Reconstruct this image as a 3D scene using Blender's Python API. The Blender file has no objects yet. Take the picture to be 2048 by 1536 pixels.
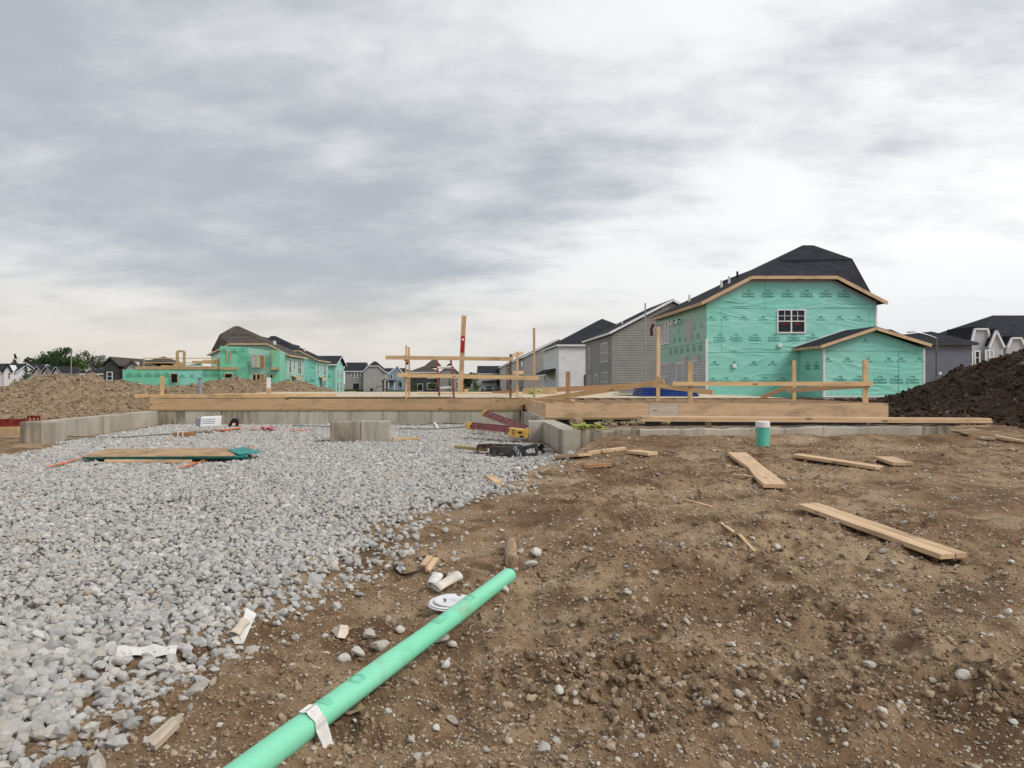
import bpy, bmesh, math, random
import numpy as np
from mathutils import Vector, Matrix

random.seed(7)
RNG = np.random.default_rng(7)
scene = bpy.context.scene
COL = scene.collection
R = math.radians

# ------------------------------------------------------------------ camera
EYE = 1.5                      # camera height; z = 0 is the soil underfoot
FPX, PX, PY = 1500.0, 915.0, 766.0
cam_d = bpy.data.cameras.new('camera')
cam = bpy.data.objects.new('camera', cam_d)
COL.objects.link(cam)
cam.location = (0, 0, EYE)
cam.rotation_euler = (R(90), 0, 0)
cam_d.sensor_width = 36.0
cam_d.lens = FPX / 2048 * 36.0
cam_d.shift_x = (1024 - PX) / 2048
cam_d.shift_y = -(768 - PY) / 2048
cam_d.clip_start = 0.05
cam_d.clip_end = 6000
scene.camera = cam

# ------------------------------------------------------------------ world, sun, exposure
SUN = Vector((0.55, -0.45, 0.72)).normalized()
world = bpy.data.worlds.new('World')
scene.world = world
world.use_nodes = True
nt = world.node_tree
for n in list(nt.nodes):
    nt.nodes.remove(n)
def wn(t, **k):
    n = nt.nodes.new(t)
    for a, b in k.items():
        setattr(n, a, b)
    return n
def wl(a, b): nt.links.new(a, b)
def wmath(op, a, b=None, c=None, clamp=False):
    n = wn('ShaderNodeMath', operation=op, use_clamp=clamp)
    for i, v in enumerate((a, b, c)):
        if v is None: continue
        if isinstance(v, (int, float)): n.inputs[i].default_value = v
        else: wl(v, n.inputs[i])
    return n.outputs[0]
def wsmooth(v, a, b):
    n = wn('ShaderNodeMapRange', interpolation_type='SMOOTHSTEP')
    wl(v, n.inputs[0])
    n.inputs[1].default_value = a; n.inputs[2].default_value = b
    return n.outputs[0]
def wmix(f, a, b):
    n = wn('ShaderNodeMix', data_type='RGBA')
    if isinstance(f, (int, float)): n.inputs[0].default_value = f
    else: wl(f, n.inputs[0])
    for i, v in ((6, a), (7, b)):
        if isinstance(v, tuple): n.inputs[i].default_value = (*v, 1)
        else: wl(v, n.inputs[i])
    return n.outputs[2]
out = wn('ShaderNodeOutputWorld')
bg = wn('ShaderNodeBackground'); bg.inputs[1].default_value = 0.1
sky = wn('ShaderNodeTexSky', sky_type='NISHITA', sun_disc=False)
sky.sun_elevation = math.asin(SUN.z)
sky.sun_rotation = math.atan2(SUN.x, SUN.y)
sky.air_density = 1.5; sky.dust_density = 3.0
tc = wn('ShaderNodeTexCoord')
sep = wn('ShaderNodeSeparateXYZ'); wl(tc.outputs['Generated'], sep.inputs[0])
dx, dy, dz = sep.outputs
zz = wmath('ADD', wmath('MAXIMUM', dz, 0.0), 0.25)
cu = wmath('DIVIDE', dx, zz); cv = wmath('DIVIDE', dy, zz)
cxy = wn('ShaderNodeCombineXYZ'); wl(cu, cxy.inputs[0]); wl(cv, cxy.inputs[1])
def wnoise(scale, detail, rough, sx=1.0, sy=1.0, rot=0.0, off=(0, 0, 0), dist=0.0):
    mp = wn('ShaderNodeMapping'); wl(cxy.outputs[0], mp.inputs[0])
    mp.inputs['Scale'].default_value = (sx, sy, 1); mp.inputs['Rotation'].default_value = (0, 0, rot)
    mp.inputs['Location'].default_value = off
    n = wn('ShaderNodeTexNoise'); wl(mp.outputs[0], n.inputs['Vector'])
    n.inputs['Scale'].default_value = scale; n.inputs['Detail'].default_value = detail
    n.inputs['Roughness'].default_value = rough; n.inputs['Distortion'].default_value = dist
    return n.outputs[0]
big = wnoise(0.80, 3, 0.45, 1.0, 1.0, R(20), (3.1, 1.7, 0), 0.2)
mid = wnoise(2.2, 6, 0.52, 0.8, 1.15, R(24), (0.4, 5.2, 0), 0.25)
wisp = wnoise(5.5, 7, 0.58, 0.5, 1.3, R(26), (8.4, 2.2, 0), 0.6)
azr = wmath('DIVIDE', dx, wmath('ADD', wmath('MAXIMUM', wmath('ABSOLUTE', dy), 0.05), 0.0))
side = wsmooth(azr, -0.35, 0.8)                      # brighter cloud towards the right
low = wsmooth(dz, 0.20, 0.02)                        # thinner, paler cloud low down
den = wmath('ADD', wmath('MULTIPLY', big, 0.85), wmath('ADD', wmath('MULTIPLY', mid, 0.55), wmath('MULTIPLY', wisp, 0.25)))
den = wmath('SUBTRACT', den, wmath('ADD', wmath('MULTIPLY', side, 0.22), wmath('MULTIPLY', low, 0.16)))
bil = wnoise(3.4, 8, 0.6, 0.9, 1.1, R(35), (2.2, 7.7, 0), 0.1)
den = wmath('ADD', den, wmath('MULTIPLY', wmath('SUBTRACT', bil, 0.5), 0.65))
dens = wsmooth(den, 0.47, 0.97)
cloud_bright = (8.0, 8.0, 8.05)
cloud_dark = (4.1, 4.42, 4.88)
cl = wmix(dens, wmix(side, (7.7, 7.7, 7.75), (9.3, 9.3, 9.35)), cloud_dark)
haze_c = wmix(side, (7.1, 6.55, 5.75), (6.3, 6.7, 7.3))
cl = wmix(wmath('MULTIPLY', wsmooth(dz, 0.17, 0.0), 0.85), cl, haze_c)
fin = wmix(0.93, sky.outputs[0], cl)
wl(fin, bg.inputs[0]); wl(bg.outputs[0], out.inputs[0])

sun_d = bpy.data.lights.new('sun', 'SUN')
sun_d.energy = 1.5; sun_d.angle = R(22); sun_d.color = (1.0, 0.96, 0.90)
sun = bpy.data.objects.new('sun', sun_d); COL.objects.link(sun)
sun.rotation_euler = (-SUN).to_track_quat('-Z', 'Y').to_euler()
sun.location = SUN * 60
scene.view_settings.view_transform = 'Standard'
scene.view_settings.look = 'None'
scene.view_settings.exposure = 0.2
scene.view_settings.gamma = 1.0
scene.view_settings.use_curve_mapping = False
scene.cycles.use_denoising = True
scene.cycles.max_bounces = 6

# ------------------------------------------------------------------ helpers
def P(px, py, d):
    """a point seen at photo pixel (px, py), d metres in front of the eye"""
    return Vector(((px - PX) / FPX * d, d, EYE + (PY - py) / FPX * d))
def X(px, d): return (px - PX) / FPX * d
def Z(py, d): return EYE + (PY - py) / FPX * d

OFF = {}
def tag(o, label=None, cat=None, group=None, kind=None):
    if label: o['label'] = label
    if cat: o['category'] = cat
    if group: o['group'] = group
    if kind: o['kind'] = kind
    return o
def thing(name, label, cat, loc, group=None):
    o = bpy.data.objects.new(name, None); COL.objects.link(o)
    o.location = loc; o.empty_display_size = 0.2
    OFF[o.name] = Vector(loc)
    return tag(o, label, cat, group)
def link(name, me, mat, parent=None, loc=None):
    o = bpy.data.objects.new(name, me); COL.objects.link(o)
    if mat is not None and len(me.materials) == 0: me.materials.append(mat)
    if parent is not None:
        o.parent = parent; OFF[o.name] = OFF[parent.name]
    else:
        OFF[o.name] = Vector(loc or (0, 0, 0)); o.location = OFF[o.name]
    return o

class MB:
    def __init__(s): s.v = []; s.f = []
    def add(s, vs, fs):
        b = len(s.v); s.v += [tuple(v) for v in vs]; s.f += [tuple(b + i for i in f) for f in fs]; return s
    def box(s, x0, x1, y0, y1, z0, z1):
        return s.add([(x0,y0,z0),(x1,y0,z0),(x1,y1,z0),(x0,y1,z0),(x0,y0,z1),(x1,y0,z1),(x1,y1,z1),(x0,y1,z1)],
                     [(0,3,2,1),(4,5,6,7),(0,1,5,4),(1,2,6,5),(2,3,7,6),(3,0,4,7)])
    def slab(s, pts, e):
        """closed prism: polygon pts extruded by vector e"""
        e = Vector(e); n = len(pts); a = [Vector(p) for p in pts]
        return s.add(a + [p + e for p in a], [tuple(range(n))[::-1], tuple(range(n, 2*n))] +
                     [(i, (i+1) % n, n + (i+1) % n, n + i) for i in range(n)])
    def quad(s, a, b, c, d): return s.add([a, b, c, d], [(0, 1, 2, 3)])
    def beam(s, p0, p1, w, t, up=(0, 0, 1)):
        """bar from p0 to p1, w wide sideways, t thick along up"""
        p0 = Vector(p0); p1 = Vector(p1); d = (p1 - p0).normalized(); up = Vector(up)
        sd = d.cross(up)
        if sd.length < 1e-4: sd = d.cross(Vector((1, 0, 0)))
        sd.normalize(); u = sd.cross(d).normalized()
        q = [(-.5,-.5),(.5,-.5),(.5,.5),(-.5,.5)]
        return s.add([p + sd*(a*w) + u*(b*t) for p in (p0, p1) for a, b in q],
                     [(0,3,2,1),(4,5,6,7),(0,1,5,4),(1,2,6,5),(2,3,7,6),(3,0,4,7)])
    def tube(s, pts, r, n=8, cap=True):
        pts = [Vector(p) for p in pts]; rs = r if isinstance(r, (list, tuple)) else [r]*len(pts)
        b = len(s.v); ref = Vector((0, 0, 1)) if abs((pts[1]-pts[0]).normalized().z) < .9 else Vector((1, 0, 0))
        for i, p in enumerate(pts):
            d = (pts[min(i+1, len(pts)-1)] - pts[max(i-1, 0)]).normalized()
            a = d.cross(ref).normalized(); c = a.cross(d)
            for k in range(n):
                t = 2*math.pi*k/n; s.v.append(tuple(p + a*(math.cos(t)*rs[i]) + c*(math.sin(t)*rs[i])))
        for i in range(len(pts)-1):
            for k in range(n):
                s.f.append((b+i*n+k, b+i*n+(k+1) % n, b+(i+1)*n+(k+1) % n, b+(i+1)*n+k))
        if cap:
            s.f.append(tuple(b+k for k in range(n))[::-1]); s.f.append(tuple(b+(len(pts)-1)*n+k for k in range(n)))
        return s
    def mesh(s, name, off=(0, 0, 0), bevel=0, smooth=False):
        o = Vector(off)
        me = bpy.data.meshes.new(name)
        me.from_pydata([(v[0]-o.x, v[1]-o.y, v[2]-o.z) for v in s.v], [], s.f)
        bm = bmesh.new(); bm.from_mesh(me)
        bmesh.ops.recalc_face_normals(bm, faces=bm.faces)
        if bevel:
            bmesh.ops.bevel(bm, geom=list(bm.edges), offset=bevel, segments=1, affect='EDGES')
        if smooth:
            for f in bm.faces: f.smooth = True
        bm.to_mesh(me); bm.free()
        return me
    def build(s, name, mat, parent=None, bevel=0, smooth=False):
        if parent is not None:
            return link(name, s.mesh(name, OFF[parent.name], bevel, smooth), mat, parent)
        a = np.array(s.v); loc = Vector(((a[:,0].min()+a[:,0].max())/2, (a[:,1].min()+a[:,1].max())/2, a[:,2].min()))
        return link(name, s.mesh(name, loc, bevel, smooth), mat, None, loc)

_bcache = {}
def board(name, p0, p1, w, t, mat, parent=None, roll=0.0, bevel=0.0, up=(0, 0, 1)):
    """a plank lying along local X so that grain follows its length; w across, t thick"""
    p0 = Vector(p0); p1 = Vector(p1); L = (p1-p0).length
    key = (round(L, 2), round(w, 3), round(t, 3), mat.name, bevel)
    me = _bcache.get(key)
    if me is None:
        m = MB(); m.box(-L/2, L/2, -w/2, w/2, -t/2, t/2); me = m.mesh(name, bevel=bevel); me.materials.append(mat); _bcache[key] = me
    o = bpy.data.objects.new(name, me); COL.objects.link(o)
    d = (p1-p0).normalized(); u = Vector(up)
    y = u.cross(d)
    if y.length < 1e-4: y = Vector((0, 1, 0)).cross(d)
    y.normalize(); z = d.cross(y)
    mt = Matrix((d, y, z)).transposed().to_4x4() @ Matrix.Rotation(roll, 4, 'X')
    mt.translation = (p0+p1)/2
    if parent is not None:
        o.parent = parent; mt.translation -= OFF[parent.name]; OFF[o.name] = OFF[parent.name]
    o.matrix_local = mt
    return o

# ------------------------------------------------------------------ materials
def nm(name):
    m = bpy.data.materials.new(name); m.use_nodes = True
    b = m.node_tree.nodes['Principled BSDF']
    b.inputs['Specular IOR Level'].default_value = 0.25
    return m, m.node_tree, b
def node(t, typ, **k):
    n = t.nodes.new(typ)
    for a, b in k.items(): setattr(n, a, b)
    return n
def mixc(t, f, a, b, mode='MIX'):
    n = node(t, 'ShaderNodeMix', data_type='RGBA', blend_type=mode)
    for i, v in ((0, f), (6, a), (7, b)):
        if isinstance(v, (int, float)): n.inputs[i].default_value = v
        elif isinstance(v, tuple): n.inputs[i].default_value = (*v, 1)
        else: t.links.new(v, n.inputs[i])
    return n.outputs[2]
def tnoise(t, vec, scale, detail=5, rough=0.55, dist=0.0):
    n = node(t, 'ShaderNodeTexNoise'); t.links.new(vec, n.inputs['Vector'])
    n.inputs['Scale'].default_value = scale; n.inputs['Detail'].default_value = detail
    n.inputs['Roughness'].default_value = rough; n.inputs['Distortion'].default_value = dist
    return n.outputs[0]
def coords(t, kind='Object', scale=(1, 1, 1), rot=(0, 0, 0)):
    c = node(t, 'ShaderNodeTexCoord'); m = node(t, 'ShaderNodeMapping')
    t.links.new(c.outputs[kind], m.inputs[0]); m.inputs['Scale'].default_value = scale; m.inputs['Rotation'].default_value = rot
    return m.outputs[0]
def ramp(t, v, a, b):
    n = node(t, 'ShaderNodeMapRange', interpolation_type='SMOOTHSTEP'); t.links.new(v, n.inputs[0])
    n.inputs[1].default_value = a; n.inputs[2].default_value = b
    return n.outputs[0]
def bump(t, b, h, strength, dist=0.02):
    n = node(t, 'ShaderNodeBump'); n.inputs['Strength'].default_value = strength; n.inputs['Distance'].default_value = dist
    t.links.new(h, n.inputs['Height']); t.links.new(n.outputs[0], b.inputs['Normal'])
def plain(name, c, rough=0.7, var=0.12, scale=6.0, metal=0.0, bmp=0.0, spec=0.25, kind='Object', stretch=(1, 1, 1)):
    m, t, b = nm(name)
    v = coords(t, kind, stretch)
    n = tnoise(t, v, scale)
    d = tuple(x*(1-var*1.6) for x in c); l = tuple(min(1, x*(1+var)) for x in c)
    t.links.new(mixc(t, ramp(t, n, .3, .7), d, l), b.inputs['Base Color'])
    b.inputs['Roughness'].default_value = rough; b.inputs['Metallic'].default_value = metal
    b.inputs['Specular IOR Level'].default_value = spec
    if bmp: bump(t, b, n, bmp)
    return m
def mixf(t, v, k):
    n = node(t, 'ShaderNodeMath', operation='MULTIPLY'); t.links.new(v, n.inputs[0]); n.inputs[1].default_value = k; return n.outputs[0]
def wood(name, c, dark, rand=0.14):
    m, t, b = nm(name)
    oi = node(t, 'ShaderNodeObjectInfo')
    add = node(t, 'ShaderNodeVectorMath', operation='ADD')
    sc = node(t, 'ShaderNodeVectorMath', operation='SCALE'); sc.inputs['Scale'].default_value = 40.0
    cmb = node(t, 'ShaderNodeCombineXYZ'); [t.links.new(oi.outputs['Random'], cmb.inputs[i]) for i in range(3)]
    t.links.new(cmb.outputs[0], sc.inputs[0])
    t.links.new(coords(t, 'Object', (0.9, 14, 14)), add.inputs[0]); t.links.new(sc.outputs[0], add.inputs[1])
    g = tnoise(t, add.outputs[0], 3.0, 6, 0.6, 0.6)
    add2 = node(t, 'ShaderNodeVectorMath', operation='ADD')
    t.links.new(coords(t, 'Object', (1.6, 5, 5)), add2.inputs[0]); t.links.new(sc.outputs[0], add2.inputs[1])
    vo = node(t, 'ShaderNodeTexVoronoi'); t.links.new(add2.outputs[0], vo.inputs['Vector']); vo.inputs['Scale'].default_value = 1.0
    kn = ramp(t, vo.outputs['Distance'], 0.13, 0.05)
    col = mixc(t, ramp(t, g, .3, .75), c, dark)
    col = mixc(t, kn, col, tuple(x*0.35 for x in dark))
    gd = tnoise(t, add2.outputs[0], .9, 6, .65)
    col = mixc(t, mixf(t, ramp(t, gd, .48, .70), .6), col, (.27, .19, .12))
    hsv = node(t, 'ShaderNodeHueSaturation'); t.links.new(col, hsv.inputs['Color'])
    mr = node(t, 'ShaderNodeMapRange'); t.links.new(oi.outputs['Random'], mr.inputs[0])
    mr.inputs[3].default_value = 1-rand; mr.inputs[4].default_value = 1+rand
    t.links.new(mr.outputs[0], hsv.inputs['Value']); t.links.new(hsv.outputs[0], b.inputs['Base Color'])
    b.inputs['Roughness'].default_value = 0.75
    bump(t, b, g, 0.25, 0.004)
    return m

M = {}
M['spf'] = wood('pine_yellow', (.68, .48, .26), (.52, .33, .16))
M['fir'] = wood('fir_pink', (.68, .49, .31), (.54, .36, .21))
M['rim'] = wood('rim_lumber', (.56, .38, .22), (.45, .285, .15), 0.05)
M['oldwood'] = wood('weathered_wood', (.66, .57, .46), (.44, .36, .27))
M['treated'] = wood('treated_wood', (.36, .28, .13), (.24, .18, .08))
M['brownwood'] = wood('brown_wood', (.42, .23, .12), (.28, .14, .07))
M['concrete'] = None
def concrete():
    m, t, b = nm('concrete')
    v = coords(t, 'Object')
    a = tnoise(t, v, 1.1, 6, .6); s = tnoise(t, coords(t, 'Object', (5, 5, .35)), 1.6, 5, .6); f = tnoise(t, v, 45, 3, .6)
    col = mixc(t, ramp(t, a, .35, .7), (.50, .465, .395), (.36, .325, .265))
    col = mixc(t, ramp(t, s, .48, .75), col, (.27, .235, .185))
    col = mixc(t, ramp(t, f, .55, .8), col, (.55, .52, .45))
    t.links.new(col, b.inputs['Base Color']); b.inputs['Roughness'].default_value = .9
    bump(t, b, f, .3, .01)
    return m
M['concrete'] = concrete()
M['concrete_dark'] = plain('concrete_stained', (.32, .275, .215), .9, .3, 3.0, bmp=.2, stretch=(3, 3, .6))
M['tar'] = plain('damp_proofing', (.018, .018, .02), .6, .3, 5)
M['osb'] = None
def osb():
    m, t, b = nm('strand_board')
    v = coords(t, 'Object')
    vo = node(t, 'ShaderNodeTexVoronoi'); t.links.new(coords(t, 'Object', (9, 22, 22)), vo.inputs['Vector']); vo.inputs['Scale'].default_value = 2.0
    n = tnoise(t, v, 2.0)
    col = mixc(t, vo.outputs['Color'], (.52, .36, .19), (.40, .25, .12))
    col = mixc(t, ramp(t, n, .35, .7), col, (.56, .41, .24))
    t.links.new(col, b.inputs['Base Color']); b.inputs['Roughness'].default_value = .8
    return m
M['osb'] = osb()
M['osb_brown'] = plain('weathered_strand_board', (.43, .28, .155), .8, .22, 5)
M['osb_edge'] = plain('board_edge', (.40, .27, .15), .8, .2, 20)
M['subfloor'] = plain('subfloor', (.60, .50, .36), .8, .15, 3)
def shingle(name, c, w):
    m, t, b = nm(name)
    c0 = node(t, 'ShaderNodeTexCoord'); se = node(t, 'ShaderNodeSeparateXYZ'); t.links.new(c0.outputs['Object'], se.inputs[0])
    ad = node(t, 'ShaderNodeMath', operation='ADD'); t.links.new(se.outputs[0], ad.inputs[0]); t.links.new(se.outputs[1], ad.inputs[1])
    mu = node(t, 'ShaderNodeMath', operation='MULTIPLY'); t.links.new(se.outputs[2], mu.inputs[0]); mu.inputs[1].default_value = 2.1
    cm = node(t, 'ShaderNodeCombineXYZ'); t.links.new(ad.outputs[0], cm.inputs[0]); t.links.new(mu.outputs[0], cm.inputs[1])
    br = node(t, 'ShaderNodeTexBrick'); t.links.new(cm.outputs[0], br.inputs['Vector'])
    br.inputs['Scale'].default_value = 1.0; br.inputs['Brick Width'].default_value = .3; br.inputs['Row Height'].default_value = .15
    br.inputs['Mortar Size'].default_value = .012; br.inputs['Color1'].default_value = (*c, 1); br.inputs['Color2'].default_value = (*w, 1)
    br.inputs['Mortar'].default_value = (c[0]*.5, c[1]*.5, c[2]*.5, 1)
    n = tnoise(t, coords(t), 1.5)
    t.links.new(mixc(t, ramp(t, n, .3, .8), br.outputs['Color'], tuple(x*1.25 for x in w)), b.inputs['Base Color'])
    b.inputs['Roughness'].default_value = .95; b.inputs['Specular IOR Level'].default_value = .1
    bump(t, b, br.outputs['Fac'], -.3, .01)
    return m
M['roof_black'] = shingle('shingle_black', (.026, .027, .033), (.036, .037, .044))
M['roof_brown'] = shingle('shingle_brown', (.072, .060, .052), (.095, .080, .070))
def wrap(name, c, d, wr=.5):
    m, t, b = nm(name)
    n1 = tnoise(t, coords(t, 'Object', (.30, .30, 1.1)), 1.1, 2.5, .5, .9)
    n2 = tnoise(t, coords(t, 'Object', (1, 1, 1)), .45, 3, .5)
    n3 = tnoise(t, coords(t, 'Object', (9, 9, 1.2)), 1.2, 2, .5)
    col = mixc(t, ramp(t, n2, .3, .75), c, d)
    col = mixc(t, ramp(t, n3, .6, .8), col, tuple(x*.9 for x in c))
    t.links.new(col, b.inputs['Base Color']); b.inputs['Roughness'].default_value = .42
    b.inputs['Specular IOR Level'].default_value = .4
    rd = node(t, 'ShaderNodeMath', operation='PINGPONG'); t.links.new(n1, rd.inputs[0]); rd.inputs[1].default_value = .16
    bump(t, b, rd.outputs[0], wr*.6, .14)
    return m
M['wrap'] = wrap('house_wrap', (.25, .66, .545), (.33, .70, .60), 1.7)
M['wrap_pale'] = wrap('house_wrap_pale', (.40, .64, .55), (.30, .57, .47))
M['wrap_bright'] = wrap('house_wrap_bright', (.19, .58, .38), (.24, .62, .45))
M['wrap_shaded'] = wrap('house_wrap_shaded', (.25, .50, .40), (.30, .49, .41), .9)  # same wrap, darkened: the side wall's shade is put into its colour
M['ink'] = plain('printed_ink', (.11, .34, .27), .6, .2, 9)
M['ink_pale'] = plain('printed_ink_pale', (.15, .38, .30), .6, .2, 9)
M['seam'] = plain('sheet_edge', (.10, .36, .27), .6, .2, 3)
M['tape'] = plain('flashing_tape', (.50, .47, .48), .6, .1, 3)
M['white'] = plain('white_paint', (.78, .78, .79), .5, .05, 2)
M['whitesiding'] = plain('white_siding', (.80, .81, .83), .55, .05, 1)
M['grey'] = plain('grey_siding', (.30, .29, .275), .6, .06, 1)
M['grey_lt'] = plain('light_grey_siding', (.40, .385, .365), .6, .06, 1)
M['grey_mid'] = plain('beige_grey_siding', (.30, .285, .265), .6, .06, 1)
M['grey_pale'] = plain('pale_siding', (.46, .46, .47), .6, .06, 1)
M['bluegrey'] = plain('blue_grey_siding', (.155, .165, .205), .6, .06, 1)
M['blue_lt'] = plain('pale_blue_siding', (.27, .32, .40), .6, .06, 1)
M['charcoal'] = plain('charcoal_siding', (.060, .056, .054), .6, .08, 1)
def glass(name, c, rough=.08):
    m, t, b = nm(name)
    n = tnoise(t, coords(t), 1.2, 2)
    t.links.new(mixc(t, n, c, tuple(x*1.7 for x in c)), b.inputs['Base Color'])
    b.inputs['Roughness'].default_value = rough; b.inputs['Specular IOR Level'].default_value = .22
    return m
M['glass'] = glass('window_glass', (.012, .016, .016))
M['glass_pale'] = glass('window_blind', (.30, .31, .33), .2)
M['black'] = plain('black_plastic', (.02, .02, .022), .5, .3, 20)
M['void'] = plain('dark_interior', (.012, .010, .009), .9, .3, 3)
M['steel'] = plain('rusty_steel', (.075, .045, .034), .7, .5, 9, bmp=.3)
M['steel_dark'] = plain('dark_steel', (.058, .054, .052), .6, .4, 9, bmp=.3)
M['galv'] = plain('galvanised', (.42, .45, .50), .45, .15, 12, metal=.6)
M['alu'] = plain('aluminium', (.55, .55, .54), .4, .1, 15, metal=.5)
M['red'] = plain('red_fibreglass', (.37, .13, .145), .55, .15, 8)
M['redpaint'] = plain('red_paint', (.36, .02, .03), .7, .25, 20)
M['redwood'] = plain('red_stained_wood', (.26, .035, .03), .75, .3, 5)
M['yellow'] = plain('yellow_plastic', (.60, .36, .08), .5, .12, 10)
M['straw'] = plain('strap_yellow', (.50, .49, .20), .7, .25, 25)
M['straw_dull'] = plain('old_strap', (.36, .31, .19), .8, .25, 25)
M['ladder_red'] = plain('faded_red', (.30, .085, .075), .7, .2, 6)
M['lime'] = plain('lime_net', (.40, .45, .12), .8, .3, 60, bmp=.6)
M['orange'] = plain('orange_tape', (.70, .17, .06), .6, .25, 30)
M['pink'] = plain('pink_plastic', (.62, .20, .28), .6, .15, 30)
M['blue'] = plain('blue_sheet', (.012, .045, .20), .45, .2, 3)
M['pvc'] = plain('green_pvc', (.10, .50, .38), .4, .06, 5, spec=.4)
M['paper'] = plain('white_paper', (.72, .70, .66), .7, .08, 30)
M['paper_print'] = plain('paper_print', (.18, .19, .22), .7, .2, 20)
M['card'] = plain('cream_card', (.66, .57, .45), .75, .12, 18)
M['kraft'] = plain('kraft_card', (.36, .26, .16), .85, .2, 16)
M['rollgreen'] = wrap('roll_green', (.20, .66, .42), (.25, .70, .47), .15)
def dusty(m, f=.5):
    t = m.node_tree; b = t.nodes['Principled BSDF']; src = b.inputs['Base Color'].links[0].from_socket
    n = tnoise(t, coords(t), 5.5, 6, .65, .3); n2 = tnoise(t, coords(t), 1.6, 4, .6)
    a = node(t, 'ShaderNodeMath', operation='MULTIPLY'); t.links.new(ramp(t, n, .5, .78), a.inputs[0]); t.links.new(ramp(t, n2, .35, .7), a.inputs[1])
    t.links.new(mixc(t, mixf(t, a.outputs[0], f), src, (.34, .26, .17)), b.inputs['Base Color'])
dusty(M['rollgreen'], .75); dusty(M['pvc'], .4); dusty(M['concrete'], .75); dusty(M['wrap'], .12)
M['rollink'] = plain('roll_ink', (.19, .57, .39), .6, .1, 9)
M['tealedge'] = plain('teal_sheathing', (.03, .27, .24), .55, .2, 6)
M['log'] = plain('weathered_log', (.36, .25, .16), .9, .3, 8, bmp=.5, stretch=(6, 6, 1))
M['bark'] = plain('bark', (.12, .09, .065), .9, .3, 8)
M['pole'] = plain('pole_grey', (.26, .24, .21), .8, .15, 4)
M['lamp'] = plain('lamp_post', (.14, .135, .11), .6, .15, 4)
M['steelpost'] = plain('steel_post', (.33, .35, .39), .5, .12, 6, metal=.3)
M['rust'] = plain('rusty_post', (.20, .075, .04), .8, .4, 9)
M['cable'] = plain('black_cable', (.03, .03, .032), .6, .2, 9)
def leafm(name, c):
    m, t, b = nm(name)
    n = tnoise(t, coords(t), .9, 4)
    t.links.new(mixc(t, ramp(t, n, .3, .7), tuple(x*.55 for x in c), tuple(x*1.35 for x in c)), b.inputs['Base Color'])
    b.inputs['Roughness'].default_value = .7
    return m
M['leaf_dark'] = leafm('leaf_dark', (.035, .072, .022))
M['leaf'] = leafm('leaf', (.075, .145, .035))
M['leaf_pale'] = leafm('leaf_pale', (.105, .125, .085))
M['leaf_spruce'] = leafm('leaf_spruce', (.055, .075, .055))
def lawn():
    m, t, b = nm('lawn'); v = coords(t)
    n = tnoise(t, v, .12, 5); f = tnoise(t, v, 4, 4)
    col = mixc(t, ramp(t, n, .35, .65), (.055, .095, .025), (.095, .12, .04))
    t.links.new(mixc(t, ramp(t, f, .4, .8), col, (.035, .06, .018)), b.inputs['Base Color']); b.inputs['Roughness'].default_value = .95
    return m
M['lawn'] = lawn()
def attrmat(name, stops, rough=.9, fine=0.25, spec=.2, bs=.35, bd=.006, bsc=38):
    """stones and clods: one random tone per stone from the mesh attribute 'tone'"""
    m, t, b = nm(name)
    a = node(t, 'ShaderNodeAttribute', attribute_name='tone')
    oi = node(t, 'ShaderNodeObjectInfo')
    cr = node(t, 'ShaderNodeValToRGB'); e = cr.color_ramp.elements
    while len(e) < len(stops): e.new(.5)
    for el, (p, c) in zip(e, stops): el.position = p; el.color = (*c, 1)
    t.links.new(a.outputs['Fac'], cr.inputs[0])
    n = tnoise(t, coords(t), bsc, 5, .65)
    col = mixc(t, fine, cr.outputs[0], mixc(t, ramp(t, n, .35, .7), (.10, .085, .065), (.62, .60, .55)))
    t.links.new(col, b.inputs['Base Color'])
    b.inputs['Roughness'].default_value = rough; b.inputs['Specular IOR Level'].default_value = spec
    bump(t, b, n, bs, bd)
    return m
LIME = [(0, (.30, .295, .29)), (.25, (.43, .42, .405)), (.55, (.51, .50, .475)), (.78, (.45, .405, .35)), (.93, (.64, .625, .59)), (1, (.42, .33, .235))]
M['gravel'] = attrmat('limestone', LIME, fine=.18)
M['dirtstone'] = attrmat('dusty_stone', [(0, (.40, .36, .31)), (.45, (.56, .52, .46)), (.8, (.45, .36, .26)), (1, (.68, .655, .60))], fine=.2)
DIRT = [(0, (.185, .115, .066)), (.5, (.295, .194, .113)), (.8, (.385, .27, .165)), (1, (.47, .35, .23))]
M['clod'] = attrmat('clod', DIRT, fine=.16, spec=.04, bs=.6, bd=.007, bsc=85)
M['clod_big'] = attrmat('clod_large', DIRT, fine=.16, spec=.04, bs=.6, bd=.10, bsc=3.2)
M['clod_pile'] = attrmat('pile_clod', [(0, (.135, .088, .050)), (.5, (.265, .185, .108)), (.85, (.37, .275, .175)), (1, (.48, .39, .28))], fine=.14, spec=.05)
M['clod_dark'] = attrmat('topsoil_clod', [(0, (.017, .011, .0075)), (.5, (.046, .029, .019)), (.93, (.088, .058, .039)), (1, (.20, .165, .13))], fine=.012, spec=.05)
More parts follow.
